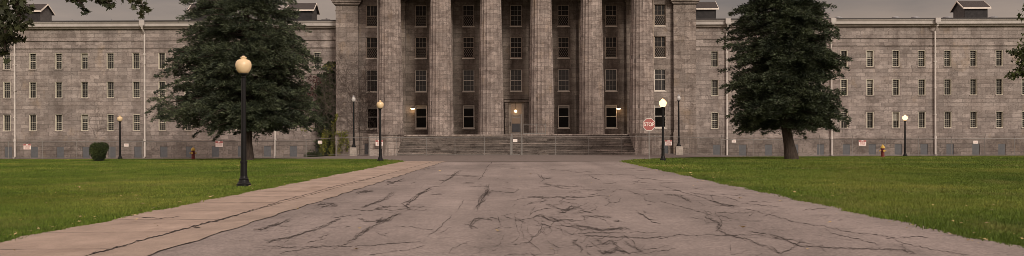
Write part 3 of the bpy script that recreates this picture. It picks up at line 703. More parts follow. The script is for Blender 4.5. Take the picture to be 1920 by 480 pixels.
# ------------------------------------------------------------------ central block with its portico
YI, YE, YP, YC = 89.8, 89.3, 88.8, 85.0
SP = 5.34; PLAT = 2.08; ZTOP = 17.7
block = empty('columned_block'); tag(block, 'central stone block with a portico of six huge fluted columns above wide steps', 'building')
def zi(y): return Z(y, YI)
rI = [(197, 240.3), (130, 171), (69, 108.5), (9, 49)]
WI = 1.30
hol = [(k*SP-WI/2, k*SP+WI/2, zi(b), zi(a)) for k in (-2,-1,0,1,2) for j, (a, b) in enumerate(rI) if not (k == 0 and j == 0)]
DW = 1.7; dz = zi(192)
hol.append((-DW/2, DW/2, PLAT, dz))
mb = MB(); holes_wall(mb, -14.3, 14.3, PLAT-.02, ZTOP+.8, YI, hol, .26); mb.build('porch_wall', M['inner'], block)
XE = 270/F*YE
for s in (-1, 1):
    hh = [(s*XE-WI/2, s*XE+WI/2, Z(b, YE), Z(a, YE)) for a, b in rI]
    bd = (s*16.45-.48, s*16.45+.48, -.35, Z(268, YE)); x0, x1 = sorted((s*13.2, s*17.5))
    mb = MB(); holes_wall(mb, x0, x1, PLAT+.25, ZTOP+.8, YE, hh, .26); xi = s*13.2
    mb.add([(xi,YE,PLAT),(xi,YI+.1,PLAT),(xi,YI+.1,ZTOP+.8),(xi,YE,ZTOP+.8)], [(0,1,2,3)]); mb.build('end_wall', M['block'], block)
    mb = MB(); holes_wall(mb, x0, x1, -.6, PLAT+.19, YE-.08, [bd], .22); mb.add([(x0,YE-.08,PLAT+.19),(x1,YE-.08,PLAT+.19),(x1,YE,PLAT+.251),(x0,YE,PLAT+.251)], [(0,1,2,3)])
    mb.build('base_wall', M['block_base'], block)
    mb = MB(); mb.box(bd[0]+.003, bd[1]-.003, YE+.0, YE+.05, bd[2], bd[3]-.003); d = mb.build('basement_door', M['door_grey'], block)
    # corner pilaster with capital
    a, b = sorted((s*17.5, s*20.0))
    mb = MB(); mb.box(a, b, YP, YW+3, PLAT+.2, Z(19.5, YP)); zc = Z(19.5, YP)
    mb.build('corner_pilaster', M['block'], block)
    mb = MB(); mb.box(a-.08, b+.08, YP-.10, YW+3, -.7, PLAT+.197); mb.build('pilaster_base', M['block_base'], block, bevel=.03)
    mb = MB(); 
    for i, (e, z0, z1) in enumerate([(.06, zc+.003, zc+.12), (.0, zc+.12, zc+.62), (.10, zc+.62, zc+.74), (.22, zc+.74, zc+.90), (.34, zc+.90, zc+1.06), (.42, zc+1.06, zc+1.5)]):
        mb.box(a-e, b+e, YP-e, YW+3, z0+.002*i, z1)
    mb.build('pilaster_capital', M['block_base'], block)
# wall pilasters behind the columns
for k in range(6):
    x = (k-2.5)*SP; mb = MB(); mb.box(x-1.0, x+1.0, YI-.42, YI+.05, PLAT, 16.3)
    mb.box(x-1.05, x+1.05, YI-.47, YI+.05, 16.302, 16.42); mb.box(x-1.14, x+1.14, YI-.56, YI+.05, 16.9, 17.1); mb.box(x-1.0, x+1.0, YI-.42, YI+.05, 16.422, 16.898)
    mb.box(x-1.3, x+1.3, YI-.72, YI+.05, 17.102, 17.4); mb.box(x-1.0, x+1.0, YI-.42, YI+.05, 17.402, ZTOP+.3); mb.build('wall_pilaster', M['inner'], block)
# columns
def column():
    n = 20*6; r0, r1 = 1.37, 1.11; prof = []
    H = 16.45-PLAT
    for i in range(15):
        t = i/14; prof.append((r0-(r0-r1)*(t**1.25), PLAT+H*t))
    prof += [(r1*.985, 16.47), (r1*1.0, 16.5), (r1*1.0, 16.62)]
    fl = lambda q, z: 1-.052*abs(sin(q*10))**.8 if z < 16.6 else 1
    mb = MB(); mb.lathe(prof, n, (0, 0), rf=fl); c = mb.build('column', M['column'], block, smooth=False)
    mb = MB(); mb.lathe([(r1, 16.622), (r1*1.03, 16.66), (r1*1.12, 16.78), (r1*1.24, 16.95), (r1*1.30, 17.10), (r1*1.28, 17.18)], 48); mb.build('echinus', M['column'], c)
    mb = MB(); mb.box(-1.5, 1.5, -1.5, 1.5, 17.182, ZTOP-.003); mb.build('abacus', M['column'], c)
    return c
c0 = column(); c0.location = (-2.5*SP, YC, 0)
for k in range(1, 6):
    c = copy_tree(c0, block); c.location = ((k-2.5)*SP, YC, 0); c.rotation_euler = (0, 0, 0)
# entablature, ceiling, pediment (mostly above the picture, it shades the porch)
mb = MB(); mb.box(-14.9, 14.9, YC-1.4, YC+1.4, ZTOP, ZTOP+2.2); mb.build('architrave', M['block'], block)
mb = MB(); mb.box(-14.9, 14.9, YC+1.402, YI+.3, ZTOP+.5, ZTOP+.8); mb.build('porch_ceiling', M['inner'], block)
mb = MB(); mb.box(-20.5, 20.5, YC+1.6, YW+16, ZTOP+.803, ZTOP+2.0); mb.build('upper_block', M['block'], block)
mb = MB(); mb.box(-15.6, 15.6, YC-2.0, YC+1.5, ZTOP+2.203, ZTOP+2.7); mb.build('portico_cornice', M['soffit'], block)
mb = MB(); z = ZTOP+2.703; mb.add([(-15.6,YC-1.9,z),(15.6,YC-1.9,z),(0,YC-1.9,z+4.6),(-15.6,YI+6,z),(15.6,YI+6,z),(0,YI+6,z+4.6)], [(0,1,2),(3,5,4),(0,2,5,3),(1,4,5,2),(0,3,4,1)]); mb.build('pediment', M['block'], block)
# back body so nothing is hollow
mb = MB(); mb.box(-19.4, 19.4, YI+.5, YW+15, -.6, ZTOP+.79); mb.build('rear_body', M['block'], block)
# platform, steps, cheek blocks
mb = MB(); mb.box(-14.45, 14.45, 83.0, YI+.1, -.3, PLAT); mb.build('porch_floor', M['steps'], block)
mb = MB(); nst = 9
for i in range(nst-1): mb.box(-11.68, 11.68, 78.5+i*.5, 83.0, PLAT/nst*i-(.3 if i == 0 else 0), PLAT/nst*(i+1))
for i in range(nst-1):                          # nosings
    z = PLAT/nst*(i+1); mb.box(-11.67, 11.67, 78.5+i*.5-.035, 78.5+i*.5+.09, z-.05, z+.003, 1)
mb.build('stairs', [M['steps'], M['nosing']], block)
mb = MB(); mb.box(-14.3, 14.3, 82.93, 83.0, PLAT-.13, PLAT-.002); mb.build('top_step_edge', M['cheek'], block)
for s in (-1, 1):
    a, b = sorted((s*11.68, s*14.5)); mb = MB(); mb.box(a, b, 78.5, 83.4, -.5, 1.98); mb.build('cheek_block', M['cheek'], block, bevel=.02)
    mb = MB(); mb.box(a-.06, b+.06, 78.42, 83.45, 1.983, 2.14); mb.build('cheek_cap', M['cheek'], block, bevel=.02)
# windows
kinds = ['sash', 'grid', 'lattice', 'lattice']; gm = [M['glass_black'], M['glass_pale'], M['screen'], M['screen']]; fm = [M['white'], M['white'], M['tan'], M['tan']]
protos = {}
for j, (a, b) in enumerate(rI):
    for k in (-3, -2, -1, 0, 1, 2, 3):
        if k == 0 and j == 0: continue
        end = abs(k) == 3; h = zi(a)-zi(b)
        loc = (k*SP, YI, zi(b)) if not end else ((k/3)*XE, YE, Z(b, YE))
        kd = j
        if j == 3 and k == 0: kd = 1
        if j == 2 and k == 0: kd = 1
        key = (j, kd)
        if key not in protos: protos[key] = make_window(block, WI, h, kinds[kd], fm[j], gm[j] if kd == j else M['screen'], loc)
        else: c = copy_tree(protos[key], block); c.location = loc
# end windows' openings are a touch lower than the windows behind the columns: handled by Z(b, YE)
# entrance
mb = MB(); H = dz-PLAT
for s in (-1, 1): a, b = sorted((s*.86, s*1.28)); mb.box(a, b, YI-.42, YI-.003, PLAT+.003, dz)
mb.box(-1.50, 1.50, YI-.55, YI-.003, dz+.003, dz+.30); mb.box(-1.62, 1.62, YI-.68, YI-.003, dz+.303, dz+.42)
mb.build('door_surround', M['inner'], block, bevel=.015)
mb = MB()
for x0, x1 in ((-.845, -.60), (.60, .845)): mb.box(x0, x1, YI+.04, YI+.2, PLAT+.003, dz-.003)
mb.box(-.60, .60, YI+.04, YI+.2, dz-.12, dz-.003); mb.box(-.60, .60, YI+.03, YI+.2, PLAT+2.15, PLAT+2.30)
for x0, x1 in ((-.60, -.48), (.48, .60)): mb.box(x0, x1, YI+.08, YI+.18, PLAT+.003, PLAT+2.15)
mb.box(-.48, .48, YI+.08, YI+.18, PLAT+.01, PLAT+.28); mb.box(-.48, .48, YI+.08, YI+.18, PLAT+2.02, PLAT+2.15)
dr = mb.build('entrance_door', M['white'], block)
mb = MB(); mb.box(-.60, .60, YI+.16, YI+.19, PLAT+2.31, dz-.13); mb.build('transom_pane', M['inside'], dr)
mb = MB(); mb.box(-.48, .48, YI+.16, YI+.17, PLAT+1.25, PLAT+2.01); mb.build('upper_pane', M['inside'], dr)
mb = MB(); mb.box(-.48, .48, YI+.16, YI+.17, PLAT+.29, PLAT+1.247); mb.build('lower_pane', M['inside_blue'], dr)
mb = MB(); mb.box(-.72, -.64, YI-.01, YI+.035, PLAT+1.0, PLAT+1.45); mb.build('handle', M['black'], dr)
zl = Z(208.5, YI-.2); mb = MB(); mb.lathe([(.03, zl-.16), (.13, zl-.12), (.17, zl), (.13, zl+.12), (.04, zl+.17)], 16, (-.06, YI-.15))
lm = mb.build('door_lamp', M['globe_bulb']); tag(lm, 'small lit globe lamp hanging in the entrance above the door', 'lamp')
mb = MB(); mb.tube([(-.06, YI-.15, zl+.17), (-.06, YI-.15, dz-.01)], .015, 6); mb.build('stem', M['black'], lm)
# wall lamps beside the first-floor windows
for i, (px, lb) in enumerate(((774, 'lit wall lamp beside the window left of the second column'), (1160, 'lit wall lamp beside the window right of the fifth column'))):
    s = -1 if px < CX else 1; x = X(px, YI-.25); z = Z(lev(px, 203.5), YI-.25)
    r = empty('wall_lamp', (x, YI, z)); tag(r, lb, 'lamp', 'lit wall lamps in the portico')
    mb = MB(); mb.lathe([(.17, -.11), (.24, -.05), (.24, .03), (.20, .05)], 16, (0, -.25)); mb.build('lens', M['globe_bulb'], r)
    mb = MB(); mb.box(-.16, .16, -.25, -.003, .052, .12); mb.box(-.1, .1, -.08, -.003, -.1, .05); mb.build('housing', M['black'], r)
    pl = bpy.data.lights.new('lamp_light', 'POINT'); pl.energy = 6; pl.color = (1, .62, .30); pl.shadow_soft_size = .06; po = bpy.data.objects.new('lamp_light', pl); col.objects.link(po); po.parent = r; po.location = (0, -.45, -.22)
# white downpipes at the inner corners of the end bays
for s, px, mt, r_ in ((-1, 709.5, M['pipe'], .115), (1, 1225, M['tan'], .06)):
    x = X(px, YE-.2); mb = MB(); mb.tube([(x, YE-.2, 2.4), (x, YE-.2, ZTOP+.5)], r_, 10); mb.tube([(x, YE-.2, Z(68, YE)-.14), (x, YE-.2, Z(68, YE)+.14)], r_*1.4, 10)
    o = mb.build('downpipe', mt, block)
    for z in (5, 9, 13.5): q = MB(); q.box(x-r_*1.3, x+r_*1.3, YE-.3, YE-.003, z, z+.06); q.build('bracket', mt, o)

# ------------------------------------------------------------------ guard railing on the porch
r = empty('guard_railing', (2.0, 83.4, PLAT)); tag(r, 'grey pipe guard railing with wire mesh on the porch right of the door', 'railing')
mb = MB(); mb.tube([(-1.28, 0, 1.05), (1.05, 0, 1.05)], .035, 8); mb.build('top_rail', M['galv'], r)
mb = MB(); mb.tube([(-1.28, 0, .08), (1.05, 0, .08)], .035, 8); mb.build('bottom_rail', M['galv'], r)
for x in (-1.28, .1, 1.05): mb = MB(); mb.tube([(x, 0, 0), (x, 0, 1.08)], .03, 8); mb.build('post', M['galv'], r)
mb = MB(); mb.add([(-1.28,.0,.08),(1.05,.0,.08),(1.05,.0,1.05),(-1.28,.0,1.05)], [(0,1,2,3)]); mb.build('wire_mesh', M['chain'], r)

# ------------------------------------------------------------------ fences
def fence(name, pts, label, barbed, ztopf, posts=True):
    """pts: ground points of the posts"""
    root = empty(name, (pts[0][0], pts[0][1], float(g(*pts[0])))); tag(root, label, 'fence', 'chain link fences in front of the building')
    inv = Vector(root.location)
    rail = []; first = None
    for i, (x, y) in enumerate(pts):
        z0 = float(g(x, y)); zt = ztopf(x, y); rail.append(Vector((x, y, zt))-inv)
        mb = MB(); p = Vector((x, y, z0))-inv; q = Vector((x, y, zt+.06))-inv
        mb.tube([p-Vector((0,0,.1)), q], .030, 8)
        if barbed: mb.tube([q, q+Vector((-.22 if x < 0 else .0, -.18, .42))], .022, 6)
        mb.build('post', M['galv'], root)
    mb = MB(); mb.tube(rail, .028, 8); mb.build('top_rail', M['galv'], root)
    mb = MB(); mb.tube([v_-Vector((0,0,1.68)) for v_ in rail], .015, 6); mb.build('bottom_rail', M['galv'], root)
    mb = MB()
    for a, b in zip(rail[:-1], rail[1:]): mb.add([a-Vector((0,0,1.7)), b-Vector((0,0,1.7)), b, a], [(0,1,2,3)])
    mb.build('wire_mesh', M['chain'], root)
    if barbed:
        for k in (1, 2, 3):
            mb = MB(); mb.tube([v_+Vector(((-.22 if v_.x+inv.x < 0 else 0)*k/3, -.18*k/3, .06+.42*k/3)) for v_ in rail], .006, 4, cap=False); mb.build('barbed_wire', M['galv'], root)
    return root
YF = 78.0
ptl = [X(p, 86.5) for p in (-46, 16, 80, 144, 206, 267, 330, 392, 454, 516)]
fence('chain_link_fence', [(x, 86.5) for x in ptl]+[(X(572, 84), 84.0)], 'long chain link fence with barbed wire in front of the left wing', True, lambda x, y: 1.46+.02*(abs(x)<28))
fence('chain_link_fence', [(X(572, 84)+.12, 84.0), (X(631, 80.5), 80.5), (X(692.5, YF), YF)]+[(X(p, YF), YF) for p in (744, 800, 853, 908, 957)], 'chain link fence in front of the steps, left of the gate', False, lambda x, y: 1.50+.28*float(sm(26, 17, abs(x))) if abs(x) > 15 else 1.78)
fence('chain_link_fence', [(X(p, YF), YF) for p in (979, 1041, 1104, 1166, 1228)]+[(X(1290, 80), 80.0), (X(1350, 83.5), 83.5)], 'chain link fence in front of the steps, right of the gate', False, lambda x, y: 1.78 if x < 15 else 1.6+.18*float(sm(21, 15, x)))
fence('chain_link_fence', [(X(1350, 83.5)+.12, 83.5)]+[(X(p, 86.5), 86.5) for p in (1412, 1474, 1536, 1598, 1660, 1722, 1784, 1846, 1902, 1964)], 'long chain link fence with barbed wire in front of the right wing', True, lambda x, y: 1.46)
gt = empty('chain_link_gate', (0, YF, 0)); tag(gt, 'narrow tall chain link gate with a small white sign, at the foot of the steps', 'gate')
for px, zt in ((957, 2.15), (979, 4.0)):
    x = X(px, YF); mb = MB(); mb.tube([(x+(.09 if px < 960 else -.09), 0, 0), (x+(.09 if px < 960 else -.09), 0, zt)], .04, 8); mb.build('gate_post', M['galv'], gt)
mb = MB(); xa, xb = X(961, YF), X(975, YF)
for a, b in (((xa,0,.06),(xa,0,2.1)), ((xb,0,.06),(xb,0,3.7)), ((xa,0,.08),(xb,0,.08)), ((xa,0,1.0),(xb,0,1.0)), ((xa,0,2.1),(xb,0,2.1)), ((xa,0,3.7),(xb,0,3.7))): mb.tube([a, b], .025, 6)
mb.build('gate_frame', M['galv'], gt)
mb = MB(); mb.add([(xa,0,.08),(xb,0,.08),(xb,0,2.1),(xa,0,2.1)], [(0,1,2,3)]); mb.build('wire_mesh', M['chain'], gt)

# ------------------------------------------------------------------ signs
def warn(px, py, w, h, Y, label, big=True):
    x = X(px, Y); z = Z(lev(px, py), Y)
    r = empty('warning_sign', (x, Y, z-h/2)); tag(r, label, 'sign', 'large red and white warning signs on the fence' if big else 'small white signs on the fence')
    mb = MB(); mb.box(-w/2, w/2, -.012, 0, 0, h); mb.build('plate', M['sign_white'], r)
    mb = MB()
    if big:
        mb.box(-w/2+.02, -.10, -.018, -.0125, h*.70, h-.02); mb.box(.10, w/2-.02, -.018, -.0125, h*.70, h-.02)
        mb.add([(-.09,-.018,h*.72),(.09,-.018,h*.72),(0,-.018,h*.93)], [(0,1,2)])
        e = .012; mb.box(-w/2, w/2, -.017, -.0125, 0, e); mb.box(-w/2, w/2, -.017, -.0125, h-e, h); mb.box(-w/2, -w/2+e, -.017, -.0125, e, h-e); mb.box(w/2-e, w/2, -.017, -.0125, e, h-e)
    mb.build('header' if big else 'marking', M['sign_red'], r) if mb.v else None
    mb = MB(); rd = random.Random(px); rowsn = 3 if big else 2
    for j in range(rowsn):
        z0 = h*(.52-.18*j) if big else h*(.62-.3*j); x_ = -w*.36+rd.random()*.05
        while x_ < w*.34:
            ww = rd.uniform(.04, .10); mb.box(x_, min(x_+ww, w*.38), -.0165, -.0125, z0, z0+h*.075); x_ += ww+.03
    mb.build('lettering', M['sign_red'], r)
for px, py, Y, lb in ((51, 275, 86.4, 'red and white warning sign on the fence at far left, beside the downpipe'), (411, 270, 86.4, 'red and white warning sign on the fence between the hydrant and the wide spruce'),
                  (711, 268, 77.9, 'red and white warning sign on the fence behind the lamp post left of the steps'), (1253.5, 267.5, 77.9, 'red and white warning sign on the fence right of the lit lamp post'),
                  (1617, 268, 86.4, 'red and white warning sign on the right fence near the hydrant')):
    w = (14.0 if px != 1253.5 else 13)/F*Y; warn(px, py, w, 10.5/F*Y, Y, lb)
for px, py, Y, lb in ((237, 272, 86.4, 'small white sign on the left fence beside the far lamp post'), (600, 266.5, 82.3, 'small white sign on the fence in front of the climbing vines'), (966, 263.5, 77.95, 'small white sign hung on the narrow gate'),
                  (1376, 264.5, 84.6, 'small white sign on the fence left of the conical spruce'), (1829, 266.5, 86.4, 'small white sign on the fence near the right edge')):
    warn(px, py, 8/F*Y, 5.5/F*Y, Y, lb, False)
# stop sign
YS = 61.0; xs_ = X(1217, YS); zc = Z(lev(1217, 233.5), YS); rr = .5
st = empty('stop_sign', (xs_, YS, 0)); tag(st, 'red octagonal STOP sign on a thin grey post beside the lit lamp', 'sign')
def octa(r, y0, y1):
    mb = MB(); vs = [(r*cos(pi/8+k*pi/4), y0, zc+r*sin(pi/8+k*pi/4)) for k in range(8)]+[(r*cos(pi/8+k*pi/4), y1, zc+r*sin(pi/8+k*pi/4)) for k in range(8)]
    mb.add(vs, [tuple(range(8)), tuple(range(8, 16))[::-1]]+[(k, k+8, (k+1) % 8+8, (k+1) % 8) for k in range(8)]); return mb
mb = octa(rr, -.03, -.025); mb.build('rim', M['sign_white'], st)
mb = octa(rr*.93, -.036, -.031); mb.build('face', M['sign_red'], st)
fc = bpy.data.curves.new('letters', 'FONT'); fc.body = 'STOP'; fc.align_x = 'CENTER'; fc.align_y = 'CENTER'; fc.size = .40; fc.extrude = .002; fc.offset = .008
fo = bpy.data.objects.new('letters', fc); col.objects.link(fo); bpy.context.view_layer.update()
me = bpy.data.meshes.new_from_object(fo.evaluated_get(bpy.context.evaluated_depsgraph_get())); bpy.data.objects.remove(fo)
me.materials.clear(); me.materials.append(M['sign_white']); lo = bpy.data.objects.new('lettering', me); col.objects.link(lo); lo.parent = st
lo.location = (0, -.041, zc); lo.rotation_euler = (R(90), 0, 0); lo.scale = (.84, 1, 1)
mb = MB(); mb.box(-.035, .035, -.022, .018, 0, zc+.4); mb.build('post', M['galv'], st)

# ------------------------------------------------------------------ street lamps
def lamp(name, H, kind, label, loc, ped=0):
    r = empty(name, loc); tag(r, label, 'street lamp', 'black post lamps with globes')
    k = H/4.55; s = 1.0; z = ped
    if ped:
        mb = MB(); mb.lathe([(.42, -.15), (.40, ped-.05), (.36, ped)], 4, rf=lambda q, z: 1.2); o = mb.build('pedestal', M['conc'], r); o.rotation_euler = (0, 0, pi/4)
    mb = MB(); mb.lathe([(.245, 0), (.245, .04), (.235, .05), (.235, .10), (.20, .13), (.165, .20), (.155, .24), (.16, .26), (.13, .30), (.115, .36), (.108, .80), (.12, .82), (.12, .87), (.10, .89)], 20)
    o = mb.build('base', M['black'], r, smooth=False); o.location = (0, 0, z)
    zt = z+H-.74
    mb = MB(); mb.lathe([(.092, z+.88), (.088, z+1.4), (.072, zt-.10), (.085, zt-.08), (.085, zt-.05), (.07, zt-.03), (.11, zt), (.15, zt+.03), (.15, zt+.05)], 16); mb.build('pole', M['black'], r)
    gm_ = {'lit': M['globe_lit'], 'off': M['globe'], 'clear': M['globe_clear']}[kind]
    if kind == 'clear': pr = [(.11, .05), (.17, .12), (.205, .22), (.205, .32), (.17, .42), (.115, .50), (.09, .53)]
    else: pr = [(.12, .05), (.18, .10), (.235, .19), (.262, .28), (.266, .36), (.25, .44), (.20, .505), (.13, .535), (.095, .55), (.092, .57), (.12, .585), (.105, .615), (.055, .63), (.032, .66)]
    mb = MB(); mb.lathe([(a, b+zt) for a, b in pr], 24); mb.build('globe', gm_, r, smooth=True)
    mb = MB()
    if kind == 'clear': mb.lathe([(.10, zt+.53), (.11, zt+.55), (.06, zt+.62), (.025, zt+.66), (.03, zt+.69), (.01, zt+.74)], 12)
    else: mb.lathe([(.035, zt+.66), (.03, zt+.69), (.012, zt+.70), (.008, zt+.74)], 10)
    mb.build('finial', M['black'] if kind != 'clear' else M['vent'], r)
    if kind == 'lit':
        pl = bpy.data.lights.new('lamp_light', 'POINT'); pl.energy = 60; pl.color = (1, .66, .32); pl.shadow_soft_size = .28; po = bpy.data.objects.new('lamp_light', pl); col.objects.link(po); po.parent = r; po.location = (0, -.02, zt+.3)
    return r
lamp('street_lamp', 4.55, 'off', 'nearest black lamp post with a big cream globe, on the left lawn by the walk', (X(457, 27.3), 27.3, 0))
lamp('street_lamp', 4.55, 'off', 'black lamp post with dull cream globe, at the lawn corner left of the steps', (X(713, 58.6), 58.6, 0))
lamp('street_lamp', 4.55, 'lit', 'brightly lit lamp post beside the stop sign, right of the steps', (X(1243, 57.6), 57.6, 0))
lamp('street_lamp', 4.55, 'off', 'far lamp post with yellowish globe, near the round bush on the left', (X(225, 82), 82, float(g(-40, 82))))
lamp('street_lamp', 4.55, 'lit', 'lit far lamp post in front of the right wing', (X(1697, 86), 86, float(g(40, 86))))
lamp('street_lamp', 5.3, 'clear', 'tall lamp with clear glass head on a concrete pedestal, left of the steps', (X(661, 80), 80.6, float(g(X(661, 80), 80))), .85)
lamp('street_lamp', 5.3, 'clear', 'tall lamp with clear glass head on a concrete pedestal, right of the steps', (X(1275, 80), 80.6, float(g(X(1275, 80), 80))), .85)

# ------------------------------------------------------------------ hydrants
def hydrant(px, Y, label):
    x = X(px, Y); r = empty('fire_hydrant', (x, Y, float(g(x, Y)))); tag(r, label, 'hydrant', 'red and yellow fire hydrants'); r.scale = (1.15,)*3
    mb = MB(); mb.lathe([(.17, 0), (.17, .06), (.12, .07), (.12, .11), (.115, .12), (.11, .58), (.15, .59), (.15, .64), (.12, .65)], 16); mb.build('barrel', M['hyd_red'], r)
    mb = MB(); mb.lathe([(.155, .652), (.15, .70), (.12, .79), (.06, .86), (.03, .87), (.03, .93), (.015, .94)], 16); mb.build('bonnet', M['hyd_yel'], r)
    for s, rad in (((-1, 0), .055), ((1, 0), .055), ((0, -1), .075)):
        mb = MB(); mb.tube([(s[0]*.10, s[1]*.10, .47), (s[0]*.18, s[1]*.18, .47)], rad*.85, 10); mb.build('nozzle', M['hyd_red'], r)
        mb = MB(); mb.tube([(s[0]*.182, s[1]*.182, .47), (s[0]*.24, s[1]*.24, .47)], rad, 6); mb.build('nozzle_cap', M['hyd_yel'], r)
hydrant(362, 67, 'fire hydrant with dark red barrel and yellow cap on the left lawn')
hydrant(1655, 67, 'fire hydrant with dark red barrel and yellow cap on the right lawn')

# ------------------------------------------------------------------ conifers
def spruce(name, label, px, Y, prof, mat, seed, trunk_r, lean=0.0, dens=1.4, axis_px=None, sparse_top=0):
    rg = np.random.default_rng(seed); x0 = X(px, Y); z0 = float(g(x0, Y))
    root = empty(name, (x0, Y, z0)); tag(root, label, 'tree')
    sc = Y/F; zs = np.array([Z(p[0], Y) for p in prof]); o_ = np.argsort(zs); zs = zs[o_]-z0
    Ls = np.array([p[1]*sc for p in prof])[o_]; Rs = np.array([p[2]*sc for p in prof])[o_]
    ax = ((axis_px or px)-px)*sc; ztop = zs[-1]; zbot = zs[0]
    def axis(z): return ax*np.clip(z/ zbot if zbot else 1, 0, 1)+lean*z
    tr = MB(); hs = np.linspace(-.1, ztop, 16)
    tr.tube([(axis(h), 0, h) for h in hs], [max(.03, trunk_r*(1+.38*math.exp(-max(h,0)*2.2))*(1-h/ztop*.97)) for h in hs], 12); 
    br = MB(); V = []; Fc = []; nv = 0
    def Rad(z, az):
        l_, r_ = np.interp(z, zs, Ls), np.interp(z, zs, Rs); c_ = cos(az)
        return ((r_ if c_ > 0 else l_)*abs(c_)**1.0+.90*(l_+r_)/2*(1-abs(c_)))*(1+.10*sin(2*az+z*.8+seed)+.07*sin(5*az-z*1.7+seed)+.05*sin(11*az+z*3.1))
    def pad(p, az, ln, wd, m, sag):
        nonlocal nv
        o = np.array([cos(az), sin(az), 0]); sd_ = np.array([-sin(az), cos(az), 0])
        u = rg.random((m, 1))**.75; w = rg.uniform(-1, 1, (m, 1)); env = np.sin(np.clip(u*.85+.15, 0, 1)*pi)**.6
        org = p+o*(u-.5)*ln+sd_*w*wd*env+np.array([0, 0, 1])*(.16*ln-sag*(u**2)-.30*wd*w*w+rg.normal(size=(m, 1))*.065)
        dr = o*rg.uniform(.2, 1.0, (m, 1))+sd_*(w*.8+rg.uniform(-.6, .6, (m, 1)))+np.array([0, 0, 1])*(rg.uniform(-.40, .60, (m, 1)))
        dr /= np.linalg.norm(dr, axis=1)[:, None]; lens = rg.uniform(.13, .32, (m, 1))
        wv = np.cross(dr, rg.normal(size=(m, 3))); wv /= np.linalg.norm(wv, axis=1)[:, None]; wv *= rg.uniform(.022, .042, (m, 1))
        tip = org+dr*lens; mid = org+dr*lens*.45
        V.append(np.stack([org, mid+wv, tip, mid-wv], 1).reshape(-1, 3)); Fc.append(np.arange(m*4).reshape(m, 4)+nv); nv += m*4
    for b in range(int(330*dens)):
        t = rg.random()**1.2; zt = zbot+t*(ztop-zbot); az = rg.random()*2*pi; ln = Rad(zt, az)*rg.uniform(.66, 1.05)
        if ln < .3: continue
        sparse = sparse_top and .42 < t and rg.random() < sparse_top
        zst = zt+ln*.10; n = max(4, int(ln/.7)); pts = []
        for i in range(n+1):
            u = i/n; pts.append(np.array([axis(zst)+cos(az)*ln*u, sin(az)*ln*u, zst-ln*.10*(u**1.5)+(-.25*u*ln*.2)]))
        br.tube(pts, [max(.012, .012+.015*ln*(1-i/n)) for i in range(n+1)], 5, cap=False)
        k = int(ln/.66)+2
        for j in range(k):
            u = 1-.72*(j+rg.random()*.9)/k if not sparse else 1-.5*rg.random()
            if sparse and rg.random() < .55: continue
            i0 = min(int(u*n), n-1); p = pts[i0]+(pts[i0+1]-pts[i0])*(u*n-i0)
            off = rg.uniform(-1, 1)*.28*ln*u; a2 = az+off/max(ln, .5)*1.2
            q = p+np.array([-sin(az), cos(az), 0])*off+np.array([0, 0, rg.normal()*.22-abs(off)*.10])
            pad(q, a2, rg.uniform(.8, 1.5), rg.uniform(.36, .60), int(rg.uniform(95, 150)), rg.uniform(0, .60))
    t_o = tr.build('trunk', M['bark'], root, smooth=True); br.build('branches', M['bark'], root)
    npmesh('crown', np.concatenate(V), np.concatenate(Fc), mat, root)
    return root
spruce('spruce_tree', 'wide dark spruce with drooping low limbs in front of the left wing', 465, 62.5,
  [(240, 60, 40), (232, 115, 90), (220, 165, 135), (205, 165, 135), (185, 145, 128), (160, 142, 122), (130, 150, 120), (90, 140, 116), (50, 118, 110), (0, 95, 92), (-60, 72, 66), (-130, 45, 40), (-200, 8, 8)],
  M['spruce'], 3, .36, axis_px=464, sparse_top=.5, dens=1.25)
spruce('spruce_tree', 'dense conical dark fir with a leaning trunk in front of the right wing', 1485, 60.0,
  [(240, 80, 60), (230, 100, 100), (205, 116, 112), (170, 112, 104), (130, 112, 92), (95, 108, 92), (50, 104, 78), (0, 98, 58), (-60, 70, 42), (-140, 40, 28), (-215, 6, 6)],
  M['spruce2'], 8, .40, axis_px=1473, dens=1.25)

# ------------------------------------------------------------------ leafy trees whose boughs hang into the picture
LEAF = np.array([(0,0),(.18,.02),(.50,-.10),(.38,.14),(.62,.34),(.34,.34),(.30,.50),(.14,.42),(0,.98)])
LEAF = np.concatenate([LEAF, (LEAF*np.array([-1, 1]))[1:-1][::-1]])      # a lobed outline
def leaves(cl, size, mat, name, parent, seed, base):
    rg = np.random.default_rng(seed); V = []; n = len(LEAF); tot = 0
    for (c, r, cnt) in cl:
        for k in range(cnt):
            q = rg.normal(size=3); q /= np.linalg.norm(q); q = q*r*rg.random()**.45*np.array([1, 1, .75]); p = np.array(c)+q-base
            s = size*rg.uniform(.6, 1.15); rot = np.array(Matrix.Rotation(rg.uniform(0, 2*pi), 3, 'Z') @ Matrix.Rotation(rg.uniform(.3, 2.2), 3, 'X') @ Matrix.Rotation(rg.uniform(0, 2*pi), 3, 'Z'))
            L3 = np.concatenate([LEAF*s, (np.abs(LEAF[:, :1])*.25*s)], 1)@rot.T+p
            V.append(L3); tot += 1
    V = np.concatenate(V); Fa = np.arange(tot*n).reshape(tot, n)
    return npmesh(name, V, Fa, mat, parent)
def pxp(px, py, Y): return (X(px, Y), Y, Z(lev(px, py), Y))
def maple(label, loc, H, clumps, limbs, size, mat, seed, r0=.32, back=()):
    root = empty('maple_tree', loc); tag(root, label, 'tree'); b = np.array(loc)
    mb = MB(); mb.tube([(0,0,-.1), (.05,.02,H*.25), (.1,.1,H*.55), (.05,0,H)], [r0*1.5, r0, r0*.8, r0*.25], 12); mb.build('trunk', M['bark'], root, smooth=True)
    br = MB()
    for l in limbs: br.tube([Vector(p)-Vector(loc) for p in l], [max(.012, .09*(1-i/len(l))**1.5) for i in range(len(l))], 7)
    br.build('branches', M['bark'], root)
    leaves(clumps+list(back), size, mat, 'crown', root, seed, b)
YM = 15.0
def cl(px, py, r, n, Y): return (pxp(px, py, Y), r*Y/F, n)
